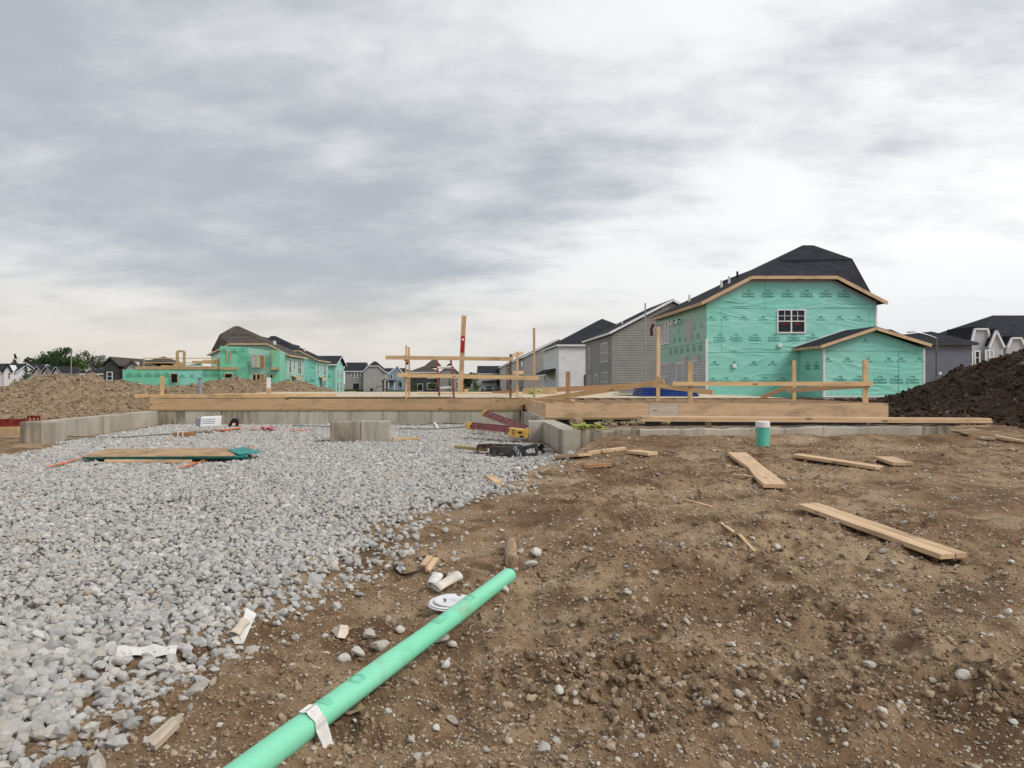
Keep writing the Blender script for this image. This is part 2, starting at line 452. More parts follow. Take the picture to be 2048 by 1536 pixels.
# ------------------------------------------------------------------ terrain
def vnoise(x, y, seed=0):
    """smooth lattice noise in [0, 1]"""
    x = np.asarray(x, float); y = np.asarray(y, float)
    xi = np.floor(x).astype(np.int64); yi = np.floor(y).astype(np.int64)
    fx = x-xi; fy = y-yi; fx = fx*fx*(3-2*fx); fy = fy*fy*(3-2*fy)
    def h(a, b):
        n = (a*374761393 + b*668265263 + seed*1442695041) & 0xFFFFFFFF
        n = ((n ^ (n >> 13))*1274126177) & 0xFFFFFFFF
        return ((n ^ (n >> 16)) & 0xFFFF)/65535.0
    return (h(xi, yi)*(1-fx)+h(xi+1, yi)*fx)*(1-fy)+(h(xi, yi+1)*(1-fx)+h(xi+1, yi+1)*fx)*fy
def sstep(v, a, b):
    t = np.clip((v-a)/(b-a), 0, 1); return t*t*(3-2*t)

_BY = np.array([-20, 1.0, 2.85, 3.4, 4.0, 4.9, 5.6, 6.6, 7.6, 8.1, 9.2, 11.7, 14, 40])
_BX = np.array([-2.5, -2.1, -1.72, -1.62, -1.38, -1.05, -.56, -.52, -.12, .42, .85, 1.62, 1.62, 1.62])
def bound(y):
    """edge of the gravel: gravel lies where x < bound(y)"""
    return np.interp(y, _BY, _BX) + (vnoise(np.asarray(y)*1.7, np.asarray(y)*0+3, 5)-.5)*.30 + (vnoise(np.asarray(y)*6, np.asarray(y)*0+9, 6)-.5)*.12
def is_gravel(x, y):
    x = np.asarray(x, float); y = np.asarray(y, float)
    g = (x < bound(y)) & (y < 19.6) & (y > -3)
    g &= ~((x < -7.35) & (y > 9.6 + (x+7.35)*0.25 + vnoise(x*1.2, y*0, 8)*.8) & (x < -8.1)) 
    g &= ~((x < -7.6) & (y > 13.9))
    g &= ~((x < -6.6-(y-9)*.12) & (y > 9.2) & (y < 13.9) & (x < -6.9))
    return g
_DY = [-60, 0, 3, 5.0, 5.7, 7.8, 10, 11.5, 13, 15, 20, 45, 80, 140, 300, 900, 4000]
_DH = [-1.5, -1.5, -1.45, -1.36, -1.33, -1.17, -.99, -.875, -.88, -.86, -.90, -.88, -1.15, -1.9, -2.4, -3, -6]
_GH = [-1.5, -1.5, -1.45, -1.37, -1.33, -1.21, -1.13, -1.13, -1.14, -1.12, -1.09, -1.3, -1.75, -2.2, -2.4, -3, -6]
def base_h(x, y):
    x = np.asarray(x, float); y = np.asarray(y, float)
    hd = np.interp(y, _DY, _DH); hg = np.interp(y, _DY, _GH)
    k = sstep(x-np.interp(y, _BY, _BX), -.25, .9)
    k = np.where(y > 20.0, sstep(x, -14, 10), k)
    return hg*(1-k)+hd*k
_SITES = [(.62, 3.5, .38), (1.0, 3.75, .42), (2.05, 4.3, .42), (2.45, 3.75, .45), (1.65, 3.25, .35), (2.5, 3.2, .4), (1.15, 5.05, .55), (2.5, 6.2, .7), (.9, 4.3, .4), (1.3, 7.2, .6), (3.8, 6.6, .7), (3.2, 8.6, .8), (.1, 4.9, .3), (5.4, 9.5, .9)]
def mound(x, y):
    s = np.zeros(np.shape(x))
    for a, b, r in _SITES: s = np.maximum(s, np.exp(-((x-a)**2+(y-b)**2)/(r*r)))
    return s
def lumpy(x, y): return np.clip(sstep(vnoise(x*.55+2, y*.55+8, 4), .45, .75)*.7+mound(x, y)*.95*(.35+vnoise(x*2.6, y*2.6, 19)), 0, 1.2)
def rough_h(x, y):
    x = np.asarray(x, float); y = np.asarray(y, float)
    g = is_gravel(x, y)
    near = sstep(y, 60, 18)
    h = (vnoise(x*.7+11, y*.7, 1)-.5)*.10 + (vnoise(x*1.9, y*1.9+4, 2)-.5)*.075
    h += (vnoise(x*4.6, y*4.6, 3)-.5)*.055 + (vnoise((x+y)*1.1, (x-y)*4.2, 17)-.5)*.045 + .085*mound(x, y)*(.5+vnoise(x*3, y*3, 23))
    h = h*(.45+.55*sstep(y, 9.5, 5))
    lump = lumpy(x, y)
    f = (np.abs(vnoise(x*9, y*9, 12)-.5)*-.085+.02)*(.25+lump) + (vnoise(x*22, y*22, 13)-.5)*.024*(.3+lump) + (vnoise(x*55, y*55, 14)-.5)*.008
    h = np.where(g, h*.45-.012, h + f)
    h = h + np.where((x > 1.9) & (x < 8.6), .055*np.exp(-((y-11.45-(x-1.7)*.06)/.30)**2), 0)
    inside = (y > 12.2) & (y < 45) & (x > -8.5) & (x < 9.5)
    return np.where(inside, h*.35, h)*near
def ground_z(x, y): return EYE + base_h(x, y) + rough_h(x, y)
def smooth_z(x, y): return float(EYE + base_h(x, y) + (vnoise(np.array(x)*.7+11, np.array(y)*.7, 1)-.5)*.10)
def GP(px, py):
    """where the sight line through photo pixel (px, py) meets the soil"""
    d = np.geomspace(1.6, 60, 4000); x = (px-PX)/FPX*d; z = EYE+(PY-py)/FPX*d
    i = int(np.argmax(z < ground_z(x, d)))
    return Vector((x[i], d[i], float(ground_z(x[i], d[i]))))

ty = np.concatenate([np.linspace(-60, 1.4, 24), np.geomspace(1.55, 14, 390), np.geomspace(14.2, 60, 150), np.geomspace(62, 4000, 50)])
tt = np.concatenate([-np.geomspace(10, .80, 26), np.linspace(-.78, .92, 460), np.geomspace(.95, 10, 26)])
wd = np.where(ty < 1.55, 1.55+(1.55-ty)*1.2, ty)
gx = tt[None, :]*wd[:, None]; gy = np.repeat(ty[:, None], len(tt), 1)
gz = ground_z(gx, gy)
co = np.stack([gx, gy, gz], -1).reshape(-1, 3)
nr, nc = gx.shape
ii = (np.arange(nr-1)[:, None]*nc+np.arange(nc-1)[None, :]).reshape(-1)
quads = np.stack([ii, ii+1, ii+nc+1, ii+nc], 1)
def fast_mesh(name, co, faces, tone=None, smooth=False):
    me = bpy.data.meshes.new(name)
    k = faces.shape[1]
    me.vertices.add(len(co)); me.vertices.foreach_set('co', np.ascontiguousarray(co, np.float32).ravel())
    me.loops.add(faces.size); me.loops.foreach_set('vertex_index', np.ascontiguousarray(faces, np.int32).ravel())
    me.polygons.add(len(faces)); me.polygons.foreach_set('loop_start', np.arange(0, faces.size, k, dtype=np.int32))
    me.polygons.foreach_set('loop_total', np.full(len(faces), k, np.int32))
    me.polygons.foreach_set('use_smooth', np.full(len(faces), smooth, bool))
    if tone is not None:
        a = me.attributes.new('tone', 'FLOAT', 'POINT'); a.data.foreach_set('value', np.ascontiguousarray(tone, np.float32))
    me.update(); me.validate()
    return me
def soil_mat():
    m, t, b = nm('soil'); v = coords(t)
    n1 = tnoise(t, v, .55, 6, .6, .3); n2 = tnoise(t, v, 3.1, 6, .62, .2); n3 = tnoise(t, v, 60, 5, .65); n4 = tnoise(t, v, 17, 5, .6)
    col = mixc(t, ramp(t, n1, .34, .66), (.265, .167, .095), (.45, .32, .20))
    col = mixc(t, ramp(t, n2, .44, .66), col, (.165, .102, .060))
    col = mixc(t, ramp(t, n4, .55, .78), col, (.46, .335, .215))
    col = mixc(t, ramp(t, n3, .50, .8), col, (.16, .10, .06))
    n5 = tnoise(t, coords(t, 'Object', (1, 1.4, 1), (0, 0, .5)), 1.15, 7, .62, .5)
    col = mixc(t, mixf(t, ramp(t, n5, .53, .64), .65), col, (.52, .39, .255))
    col = mixc(t, mixf(t, ramp(t, n5, .45, .36), .6), col, (.14, .085, .05))
    vo = node(t, 'ShaderNodeTexVoronoi'); t.links.new(coords(t, 'Object', (1, 1, 1)), vo.inputs['Vector']); vo.inputs['Scale'].default_value = 34
    fl = ramp(t, vo.outputs['Distance'], .17, .11)
    gate = node(t, 'ShaderNodeMath', operation='MULTIPLY'); t.links.new(fl, gate.inputs[0]); t.links.new(ramp(t, tnoise(t, v, 6, 3), .52, .62), gate.inputs[1])
    col = mixc(t, gate.outputs[0], col, (.54, .50, .43))
    at = node(t, 'ShaderNodeAttribute', attribute_name='tone')          # 1 = under the gravel
    col = mixc(t, at.outputs['Fac'], col, mixc(t, ramp(t, n4, .35, .7), (.20, .18, .155), (.36, .35, .33)))
    t.links.new(col, b.inputs['Base Color']); b.inputs['Roughness'].default_value = .97; b.inputs['Specular IOR Level'].default_value = .08
    ad = node(t, 'ShaderNodeMath', operation='ADD'); t.links.new(n3, ad.inputs[0]); t.links.new(n4, ad.inputs[1])
    bump(t, b, ad.outputs[0], 1.0, .028)
    return m
M['soil'] = soil_mat()
tone = is_gravel(co[:, 0]+.38, co[:, 1]).astype(float)*is_gravel(co[:, 0], co[:, 1])
ground = link('ground', fast_mesh('ground', co, quads, tone, True), M['soil'])
tag(ground, 'bare brown soil of the building site with stones and clods', kind='structure')

# ------------------------------------------------------------------ stones
def ico(sub):
    bm = bmesh.new(); bmesh.ops.create_icosphere(bm, subdivisions=sub, radius=1.0)
    v = np.array([p.co[:] for p in bm.verts]); f = np.array([[q.index for q in p.verts] for p in bm.faces]); bm.free()
    return v, f
ICO1 = ico(1); ICO2 = ico(2)
def octa():
    v = np.array([(1,0,0),(-1,0,0),(0,1,0),(0,-1,0),(0,0,1),(0,0,-1)], float)
    f = np.array([(0,2,4),(2,1,4),(1,3,4),(3,0,4),(2,0,5),(1,2,5),(3,1,5),(0,3,5)]); return v, f
OCT = octa()
def variants(base, n, seed, jag=.28, sub=False):
    r = np.random.default_rng(seed); o = []
    v0 = base[0]
    for i in range(n):
        # crushed stone: clip a ball by random planes so that it gets flat facets
        v = v0*1.0
        for k in range(7):
            nrm = r.normal(size=3); nrm /= np.linalg.norm(nrm); dd = r.uniform(.5, .85)
            s = v@nrm; v = v - np.maximum(s-dd, 0)[:, None]*nrm
        v = v*(1+(r.random((len(v), 1))-.5)*jag)
        o.append(v/np.abs(v).max())
    return np.array(o)
def scatter(pos, size, var, faces, flat=.62, seed=1, tone=None, sink=.25):
    """many stones as one array mesh: pos (n,3), size (n,) half-length in metres"""
    r = np.random.default_rng(seed); n = len(pos)
    w = var[r.integers(0, len(var), n)].copy()
    sc = np.stack([np.ones(n), r.uniform(.6, .95, n), r.uniform(flat*.7, flat*1.25, n)], 1)*size[:, None]
    w = w*sc[:, None, :]
    a = r.uniform(0, 2*np.pi, n); tx = r.normal(0, .35, n); tyy = r.normal(0, .35, n)
    ca, sa = np.cos(a), np.sin(a); cx, sx = np.cos(tx), np.sin(tx); cy, sy = np.cos(tyy), np.sin(tyy)
    x, y, z = w[..., 0], w[..., 1], w[..., 2]
    y, z = y*cx[:, None]-z*sx[:, None], y*sx[:, None]+z*cx[:, None]
    x, z = x*cy[:, None]+z*sy[:, None], -x*sy[:, None]+z*cy[:, None]
    x, y = x*ca[:, None]-y*sa[:, None], x*sa[:, None]+y*ca[:, None]
    w = np.stack([x, y, z], -1)+pos[:, None, :]
    w[..., 2] += (size*flat*(1-2*sink))[:, None]
    nv = w.shape[1]
    f = (faces[None]+(np.arange(n)*nv)[:, None, None]).reshape(-1, 3)
    t = np.repeat(r.random(n) if tone is None else tone, nv)
    return w.reshape(-1, 3), f, t
def join(parts):
    co = []; fa = []; to = []; b = 0
    for c, f, t in parts: co.append(c); fa.append(f+b); to.append(t); b += len(c)
    return np.concatenate(co), np.concatenate(fa), np.concatenate(to)
V20 = variants(ICO1, 28, 3); V80 = variants(ICO2, 24, 4, .10); V8 = variants(OCT, 12, 5, .4)
C20 = variants(ICO1, 20, 13, .60)
def lumps(n, seed, sub=3):
    ib = ico(sub); r = np.random.default_rng(seed); o = []
    for i in range(n):
        v = ib[0]; q = r.uniform(0, 50, 3)
        d = (vnoise(v[:, 0]*1.6+q[0], v[:, 1]*1.6+v[:, 2]*1.3+q[1], i)-.5)*.9+(vnoise(v[:, 2]*3.5+q[2], v[:, 0]*3.3+v[:, 1]*2+q[0], i+9)-.5)*.8+(vnoise(v[:, 1]*8+q[2], v[:, 2]*8-v[:, 0]*6+q[1], i+5)-.5)*.22
        w = v*(1+d)[:, None]; o.append(w/np.abs(w).max())
    return np.array(o), ib[1]
C320, F320 = lumps(16, 14); CL80, FL80 = lumps(16, 15, 2)

# obstacles: no stones where walls stand
def free(x, y):
    ok = ~((y > 14.05) & (y < 14.6) & (x > -2.75) & (x < -1.25))
    ok &= ~((x > 1.2) & (y > 13.9) & (y < 14.8)) & ~((x > 1.55) & (y > 11.4))
    ok &= ~((x < -7.45) & (y > 13.85)) & (y < 19.3)
    return ok
def jitter(x0, x1, y0, y1, s, seed):
    r = np.random.default_rng(seed)
    xs = np.arange(x0, x1, s); ys = np.arange(y0, y1, s*.87)
    gx, gy = np.meshgrid(xs, ys); gx = gx+(np.arange(len(ys)) % 2)[:, None]*s/2
    x = gx.ravel()+r.uniform(-.45, .45, gx.size)*s; y = gy.ravel()+r.uniform(-.45, .45, gx.size)*s
    return x, y
parts = []; big_stones = []
gr = np.random.default_rng(21)
def lay(x0, x1, y0, y1, s, size, var, faces, seed, lift=0.0, keep=1.0, fan=True):
    x, y = jitter(x0, x1, y0, y1, s, seed); r = np.random.default_rng(seed+1)
    k = is_gravel(x, y) & free(x, y) & (r.random(len(x)) < keep)
    if fan: k &= (x > -.70*y-.8)
    # thin, broken edge where soil shows through
    edge = bound(y)-x
    k &= (edge > .45) | (r.random(len(x)) < .25+edge*1.7)
    patch = vnoise(x*1.1+5, y*1.1, 31)
    k &= ~((patch > .80) & (r.random(len(x)) < .75) & (edge < 1.5) & (y < 7))
    x, y = x[k], y[k]
    sz = size*np.exp(r.normal(0, .27, len(x)))
    z = ground_z(x, y)+lift
    return scatter(np.stack([x, y, z], 1), sz, var, faces, .62, seed+2, np.where(r.random(len(x)) < .985, r.random(len(x))*.93, 1.0))
F20, F80, F8 = ICO1[1], ICO2[1], OCT[1]
parts.append(lay(-9, 2, 10.0, 19.5, .058, .036, V20, F20, 100))
parts.append(lay(-9, 2, 10.0, 19.5, .075, .034, V8, F8, 110, .012, .8))
parts.append(lay(-8, 2, 6.0, 10.0, .050, .031, V20, F20, 120))
parts.append(lay(-8, 2, 6.0, 10.0, .062, .027, V20, F20, 130, .012, .8))
parts.append(lay(-5.5, 1, 4.2, 6.0, .047, .030, V20, F20, 140))
parts.append(lay(-5.5, 1, 4.2, 6.0, .060, .026, V20, F20, 150, .012, .7))
parts.append(lay(-4, 0, 1.6, 4.2, .056, .036, V80, F80, 160))
parts.append(lay(-4, 0, 1.6, 4.2, .075, .034, V80, F80, 170, .014, .6))
# strays beyond the edge of the gravel
n = 900
sy = 2.2*(11.5/2.2)**gr.random(n); sx = bound(sy)+np.abs(gr.normal(0, .20, n))
k = free(sx, sy) & ~is_gravel(sx, sy); sx, sy = sx[k], sy[k]
parts.append(scatter(np.stack([sx, sy, ground_z(sx, sy)], 1), .024*np.exp(gr.normal(0, .4, len(sx))), V20, F20, .6, 180, gr.random(len(sx))*.93))
bed = bpy.data.objects.new('gravel_bed', None); COL.objects.link(bed); OFF[bed.name] = Vector((0, 0, 0))
tag(bed, 'pale grey crushed limestone spread across the ground and garage floor', kind='structure')
gravel = tag(link('gravel', fast_mesh('gravel', *join(parts)), M['gravel'], bed), kind='stuff')

def piece_meshes(var, faces, n, flat, mat, name, tones):
    o = []
    for i in range(n):
        v = var[i % len(var)]*np.array([1, random.uniform(.62, .92), flat*random.uniform(.75, 1.2)])
        me = fast_mesh(name, v, faces, np.full(len(v), tones[i % len(tones)]), name == 'clod'); me.materials.append(mat); o.append(me)
    return o
SM = piece_meshes(V80, F80, 24, .62, M['gravel'], 'stone', [.05, .2, .3, .4, .45, .5, .55, .62, .7, .8, .88, .95])
def put(name, mesh, parent, x, y, s, sink=.3, tilt=.3):
    o = bpy.data.objects.new(name, mesh); COL.objects.link(o); o.parent = parent
    o.location = (x, y, float(ground_z(x, y))+s*.55*(1-2*sink))
    o.rotation_euler = (random.gauss(0, tilt), random.gauss(0, tilt), random.uniform(0, 6.28)); o.scale = (s, s, s)
    return o
# the largest stones in the foreground, one by one
cnt = 0; r = random.Random(5)
while cnt < 270:
    y = r.uniform(2.35, 4.6); x = r.uniform(-.64*y, -.30*y)
    if x > float(bound(y))+.02: continue
    put('stone', SM[cnt % 24], bed, x, y, r.uniform(.030, .052)*(1.15 if y < 3.2 else .9), .12); cnt += 1

# ------------------------------------------------------------------ clods and stones on the soil
n = 72000
cy = 1.9*(13.0/1.9)**gr.random(n); cx = cy*gr.uniform(-.72, .92, n)
lumpf = np.clip(lumpy(cx, cy), 0, 1)
k = (cx > bound(cy)+.02) & free(cx, cy) & (gr.random(n) < .55+.45*lumpf)
cx, cy, lf = cx[k], cy[k], lumpf[k]
csz = .0042*np.exp(gr.normal(0, .55, len(cx)))*(.8+1.9*lf)*(.72+cy*.10)
bigc = csz > .0135; tiny = csz < .0065; mid_ = ~bigc & ~tiny
p1 = join([scatter(np.stack([cx, cy, ground_z(cx, cy)], 1)[k], csz[k], v, f, .75, 201+s, sink=.35) for k, v, f, s in ((mid_, C20, F20, 0), (tiny, V8, F8, 5))])
bi = np.where(bigc)[0][::3]
p3 = scatter(np.stack([cx, cy, ground_z(cx, cy)], 1)[bi], np.minimum(csz[bi]*.95, .032), CL80, FL80, .8, 203, sink=.45)
tag(link('soil_clods', fast_mesh('soil_clods', *p3, smooth=True), M['clod'], ground), kind='stuff')
tag(link('soil_crumbs', fast_mesh('soil_crumbs', *p1), M['clod'], ground), kind='stuff')
n = 30000
cy = 1.9*(13.0/1.9)**gr.random(n); cx = cy*gr.uniform(-.72, .92, n)
k = (cx > bound(cy)+.02) & free(cx, cy) & (gr.random(n) < .35+.65*vnoise(cx*1.3, cy*1.3, 41)); cx, cy = cx[k], cy[k]
csz = .0052*np.exp(gr.normal(0, .58, len(cx)))*(.60+cy*.13)
p2 = scatter(np.stack([cx, cy, ground_z(cx, cy)], 1), np.minimum(csz, .030), V20, F20, .6, 202, sink=.3)
tag(link('pebbles', fast_mesh('pebbles', *p2), M['dirtstone'], ground), kind='stuff')
CM = piece_meshes(C320, F320, 16, .8, M['clod_big'], 'clod', [.3, .45, .6, .7, .8, .9])
DM = piece_meshes(V80, F80, 16, .62, M['dirtstone'], 'stone', [.1, .3, .5, .6, .8, .97])
r = random.Random(9)
cl_sites = [(1180, 1360, 60), (1330, 1330, 70), (1230, 1250, 60), (1090, 1350, 90), (1200, 1400, 110), (1290, 1330, 90), (1120, 1290, 60), (1620, 1250, 60), (1900, 1310, 110), (1640, 1400, 80), (1350, 1420, 90), (1980, 1380, 90)]
cnt = 0
while cnt < 170:
    a = r.choice(cl_sites); q = GP(a[0]+r.gauss(0, a[2]), min(1500, a[1]+r.gauss(0, a[2]*.45)))
    if q.x < float(bound(q.y))+.1: continue
    put('clod', CM[cnt % 16], ground, q.x, q.y, r.uniform(.013, .036), .25, .6); cnt += 1
cnt = 0
while cnt < 105:
    q = GP(r.uniform(420, 2040), r.uniform(1010, 1530))
    if q.x < float(bound(q.y))+.1: continue
    put('stone', DM[cnt % 16], ground, q.x, q.y, .012*math.exp(r.gauss(.35, .35)), .2, .4); cnt += 1
for (px, py, s) in [(1072, 1112, .062), (1062, 1135, .055), (1040, 1108, .04), (885, 1285, .05), (905, 1293, .03), (740, 1275, .045), (715, 1312, .05), (760, 1300, .06), (690, 1322, .04),
                    (1740, 1335, .035), (1925, 1355, .04), (905, 1447, .035), (890, 1335, .035), (1010, 1185, .05), (1480, 1395, .03), (700, 1180, .04), (800, 1265, .04), (1120, 1385, .03), (1555, 1100, .045), (1460, 1095, .04)]:
    q = GP(px, py); put('stone', DM[(5, 11, 1, 2, 7)[r.randrange(5)]], ground, q.x, q.y, s, .15, .3)

# ------------------------------------------------------------------ soil piles
PV, PF = V8, F8
def pile(name, label, f, x0, x1, y0, y1, step, mat, clodmat, nclod, csize, seed, keepfn=None):
    xs = np.arange(x0, x1, step); ys = np.arange(y0, y1, step)
    gx, gy = np.meshgrid(xs, ys); gz = f(gx, gy)
    co = np.stack([gx, gy, gz], -1).reshape(-1, 3); nr, nc = gx.shape
    ii = (np.arange(nr-1)[:, None]*nc+np.arange(nc-1)[None, :]).reshape(-1); q = np.stack([ii, ii+1, ii+nc+1, ii+nc], 1)
    above = (gz > EYE+base_h(gx, gy)-.12).reshape(-1)
    q = q[above[q].any(1)]
    used = np.unique(q); mp = np.full(len(co), -1); mp[used] = np.arange(len(used))
    root = thing(name, label, 'dirt pile', ((x0+x1)/2, (y0+y1)/2, float(EYE+base_h((x0+x1)/2, (y0+y1)/2))))
    OFFv = np.array(OFF[root.name])
    link('heap', fast_mesh('heap', co[used]-OFFv, mp[q], np.random.default_rng(seed).random(len(used))*.55+.15, False), mat, root)
    r = np.random.default_rng(seed); x = r.uniform(x0, x1, nclod); y = r.uniform(y0, y1, nclod); z = f(x, y)
    k = z > EYE+base_h(x, y)-.02; x, y, z = x[k], y[k], z[k]
    s = csize*np.exp(r.normal(0, .5, len(x)))
    c, fc, tn = scatter(np.stack([x, y, z], 1), np.minimum(s, csize*3.2), PV, PF, .75, seed+1, sink=.3)
    tag(link('clods', fast_mesh('clods', c-OFFv, fc, tn), clodmat, root), kind='stuff')
    return root
RX = np.array([(-34, 17.5), (-24, 20), (-14.6, 24), (-13.3, 28.5), (-11.8, 33.5), (-10.3, 37.6), (-8.6, 39.5)])
CZ = np.array([-.0, -.04, -.05, .10, .12, .14, .0])
def left_pile(x, y):
    best = np.full(np.shape(x), -9.0)
    for i in range(len(RX)-1):
        a, b = RX[i], RX[i+1]; d = b-a; t = np.clip(((x-a[0])*d[0]+(y-a[1])*d[1])/(d@d), 0, 1)
        ds = np.hypot(x-a[0]-d[0]*t, y-a[1]-d[1]*t); cz = CZ[i]*(1-t)+CZ[i+1]*t
        best = np.maximum(best, cz-np.sqrt((ds*.50)**2+.10)+.31)
    n = (vnoise(x*.5, y*.5, 51)-.5)*.62+(vnoise(x*1.4, y*1.4, 52)-.5)*.22+(vnoise(x*3.4, y*3.4, 53)-.5)*.18+(vnoise(x*7, y*7, 54)-.5)*.16
    return EYE+best+n*sstep(best, -1.3, -.6)
pile('soil_pile', 'long tan clay soil pile with rocky lumps behind the left concrete wall', left_pile, -22, -5.5, 14.5, 45, .10, M['clod_pile'], M['clod_pile'], 60000, .034, 61)
def small_pile(x, y):
    d = np.hypot((x+7.6)/1.15, (y-42)/1.0)
    return EYE-.35+.02-np.sqrt((d*.62)**2+.03)+.30+(vnoise(x*2, y*2, 56)-.5)*.16+(vnoise(x*6, y*6, 57)-.5)*.08
pile('soil_heap', 'small brown soil heap behind the deck in front of the green houses', small_pile, -10.5, -4.8, 39.5, 44.5, .09, M['clod_pile'], M['clod_pile'], 700, .05, 65)
def dark_pile(x, y):
    s = ((x-9.9)-(y-13.0)*.42)*.92
    h = -.95+.50*np.maximum(s, 0)+.0*y
    cap = 2.3-.25*np.maximum(y-24, 0)-.05*np.maximum(x-22, 0)
    h = np.where(h > cap-.4, cap-.4+np.tanh((h-cap+.4)/.8)*.4, h)
    h = np.maximum(h, np.where((y > 15.3) & (x > 8.9), -.80-.25*np.maximum(y-34, 0), -3)) 
    n = (vnoise(x*.6, y*.6, 71)-.5)*.40+(vnoise(x*1.5, y*1.5, 72)-.5)*.26+(vnoise(x*4, y*4, 73)-.5)*.15+(vnoise(x*10, y*10, 74)-.5)*.07
    return EYE+h+n*sstep(h, -.98, -.6)-sstep(-(s+.0), .0, .5)*.0
pile('topsoil_pile', 'large heap of dark brown topsoil at the right edge of the site', dark_pile, 8.9, 34, 12.6, 37, .11, M['clod_dark'], M['clod_dark'], 24000, .044, 75)
# lawn far behind
lw = MB()
for i in range(12):
    y0 = 62+i*22; y1 = y0+22
    for x0, x1 in ((-70, -45), (-45, -20), (-20, 0), (0, 12)):
        z = [float(EYE+base_h(a, b))+.05 for a, b in ((x0, y0), (x1, y0), (x1, y1), (x0, y1))]
        lw.quad((x0, y0, z[0]), (x1, y0, z[1]), (x1, y1, z[2]), (x0, y1, z[3]))
tag(lw.build('lawn', M['lawn']), 'green lawns between the far houses', kind='structure')
# ------------------------------------------------------------------ foundation walls
CT = EYE-.73                      # top of the concrete
GB = EYE-1.45                     # buried foot
def fwall(*a):
    o = thing(*a); o['kind'] = 'thing'; return o
def wall_segments(root, axis, a0, a1, face, thick, ztop, n, mat, seed):
    """a poured wall in form-panel lifts: every panel its own slightly uneven piece"""
    r = random.Random(seed); cuts = [a0]+sorted(a0+(a1-a0)*(i+r.uniform(-.12, .12))/n for i in range(1, n))+[a1]
    for i in range(n):
        e = r.uniform(-.003, .003); g = .0012; zt = ztop+r.uniform(-.002, .002)
        mm = mat if r.random() > .09 else M['concrete_dark']
        if axis == 'x': m = MB().box(cuts[i]+g, cuts[i+1]-g, face+e, face+thick, GB, zt)
        else: m = MB().box(face+e, face+thick+e, cuts[i]+g, cuts[i+1]-g, GB, zt)
        m.build('panel', mm, root, bevel=.002)
w = fwall('foundation_wall', 'grey concrete foundation wall along the back of the garage under the timber rim', 'concrete wall', (-3, 19.5, GB))
wall_segments(w, 'x', -7.80, 1.62, 19.52, .22, CT, 12, M['concrete'], 1)
MB().box(-7.78, 1.6, 19.56, 19.7, GB, CT-.02).build('core', M['concrete_dark'], w)
w = fwall('foundation_wall', 'pale concrete foundation wall on the left beside the tan soil pile', 'concrete wall', (-8, 16.5, GB))
wall_segments(w, 'y', 14.42, 19.52, -8.10, .30, CT, 9, M['concrete'], 2)
MB().box(-8.22, -7.86, 14.08, 14.42, GB, CT).build('end_block', M['concrete_dark'], w, bevel=.012)
MB().box(-7.86, -7.55, 14.12, 14.42, GB, CT-.004).build('end_block', M['concrete'], w, bevel=.012)
w = fwall('concrete_pier', 'low stained concrete pier standing alone in the middle of the gravel', 'concrete pier', (-1.9, 14.5, GB))
MB().slab([(-2.42, 14.25, GB), (-1.86, 14.25, GB), (-1.86, 14.25, CT), (-2.42, 14.25, CT)], (0, .26, 0)).build('block', M['concrete_dark'], w, bevel=.014)
MB().slab([(-1.86, 14.33, GB), (-1.30, 14.33, GB), (-1.30, 14.33, CT+.003), (-1.86, 14.33, CT+.003)], (0, .20, 0)).build('block', M['concrete'], w, bevel=.014)
w = fwall('foundation_wall', 'ribbed concrete return wall at the right side of the gravel with a short stub', 'concrete wall', (1.75, 15, GB))
r = random.Random(3); y = 11.70
while y < 19.5:
    L = r.uniform(.22, .5); e = r.uniform(-.012, .012)
    MB().box(1.64+e, 1.92, y, min(y+L, 19.5)-.0015, GB, CT-.002+r.uniform(-.003, .003)).build('panel', M['concrete'] if r.random() > .15 else M['concrete_dark'], w, bevel=.003); y += L
MB().box(1.36, 1.66, 14.35, 14.58, GB, CT+.004).build('stub', M['concrete'], w, bevel=.012)
# front lip, chipped along the top
w = fwall('foundation_wall', 'low rough concrete lip crossing the brown soil in front of the right deck', 'concrete wall', (5, 11.9, GB))
r = random.Random(8); xs = [1.66]
while xs[-1] < 7.8: xs.append(xs[-1]+r.uniform(1.0, 1.9))
xs[-1] = 7.95
for i in range(len(xs)-1):
    nx = 14; q = MB(); a, b = xs[i], xs[i+1]
    zt = lambda x: CT-.008+.06*(x-1.66)/6.3 + (float(vnoise(x*5, 2, 81))-.5)*.04
    for k in range(nx):
        x0 = a+.004+(b-a-.008)*k/nx; x1 = a+.004+(b-a-.008)*(k+1)/nx
        yf0 = 11.72+(x0-1.66)*.06+(float(vnoise(x0*4, 7, 82))-.5)*.03; yf1 = 11.72+(x1-1.66)*.06+(float(vnoise(x1*4, 7, 82))-.5)*.03
        v = [(x0, yf0, GB), (x1, yf1, GB), (x1, yf1+.30, GB), (x0, yf0+.30, GB), (x0, yf0, zt(x0)-.025), (x1, yf1, zt(x1)-.025), (x0, yf0+.03, zt(x0)), (x1, yf1+.03, zt(x1)), (x1, yf1+.30, zt(x1)), (x0, yf0+.30, zt(x0))]
        q.add(v, [(0, 1, 5, 4), (4, 5, 7, 6), (6, 7, 8, 9), (2, 3, 9, 8), (1, 2, 8, 7, 5), (0, 4, 6, 9, 3)])
    q.build('panel', M['concrete'] if i % 4 else M['concrete_dark'], w)
# wall under the right deck, black damp-proofed
w = fwall('foundation_wall', 'black coated foundation wall in shade below the right timber rim', 'concrete wall', (5, 15.2, GB))
MB().box(1.95, 8.55, 15.06, 15.3, GB, CT).build('coating', M['tar'], w)
MB().box(8.30, 8.55, 15.3, 33.0, GB, CT).build('side_wall', M['tar'], w)

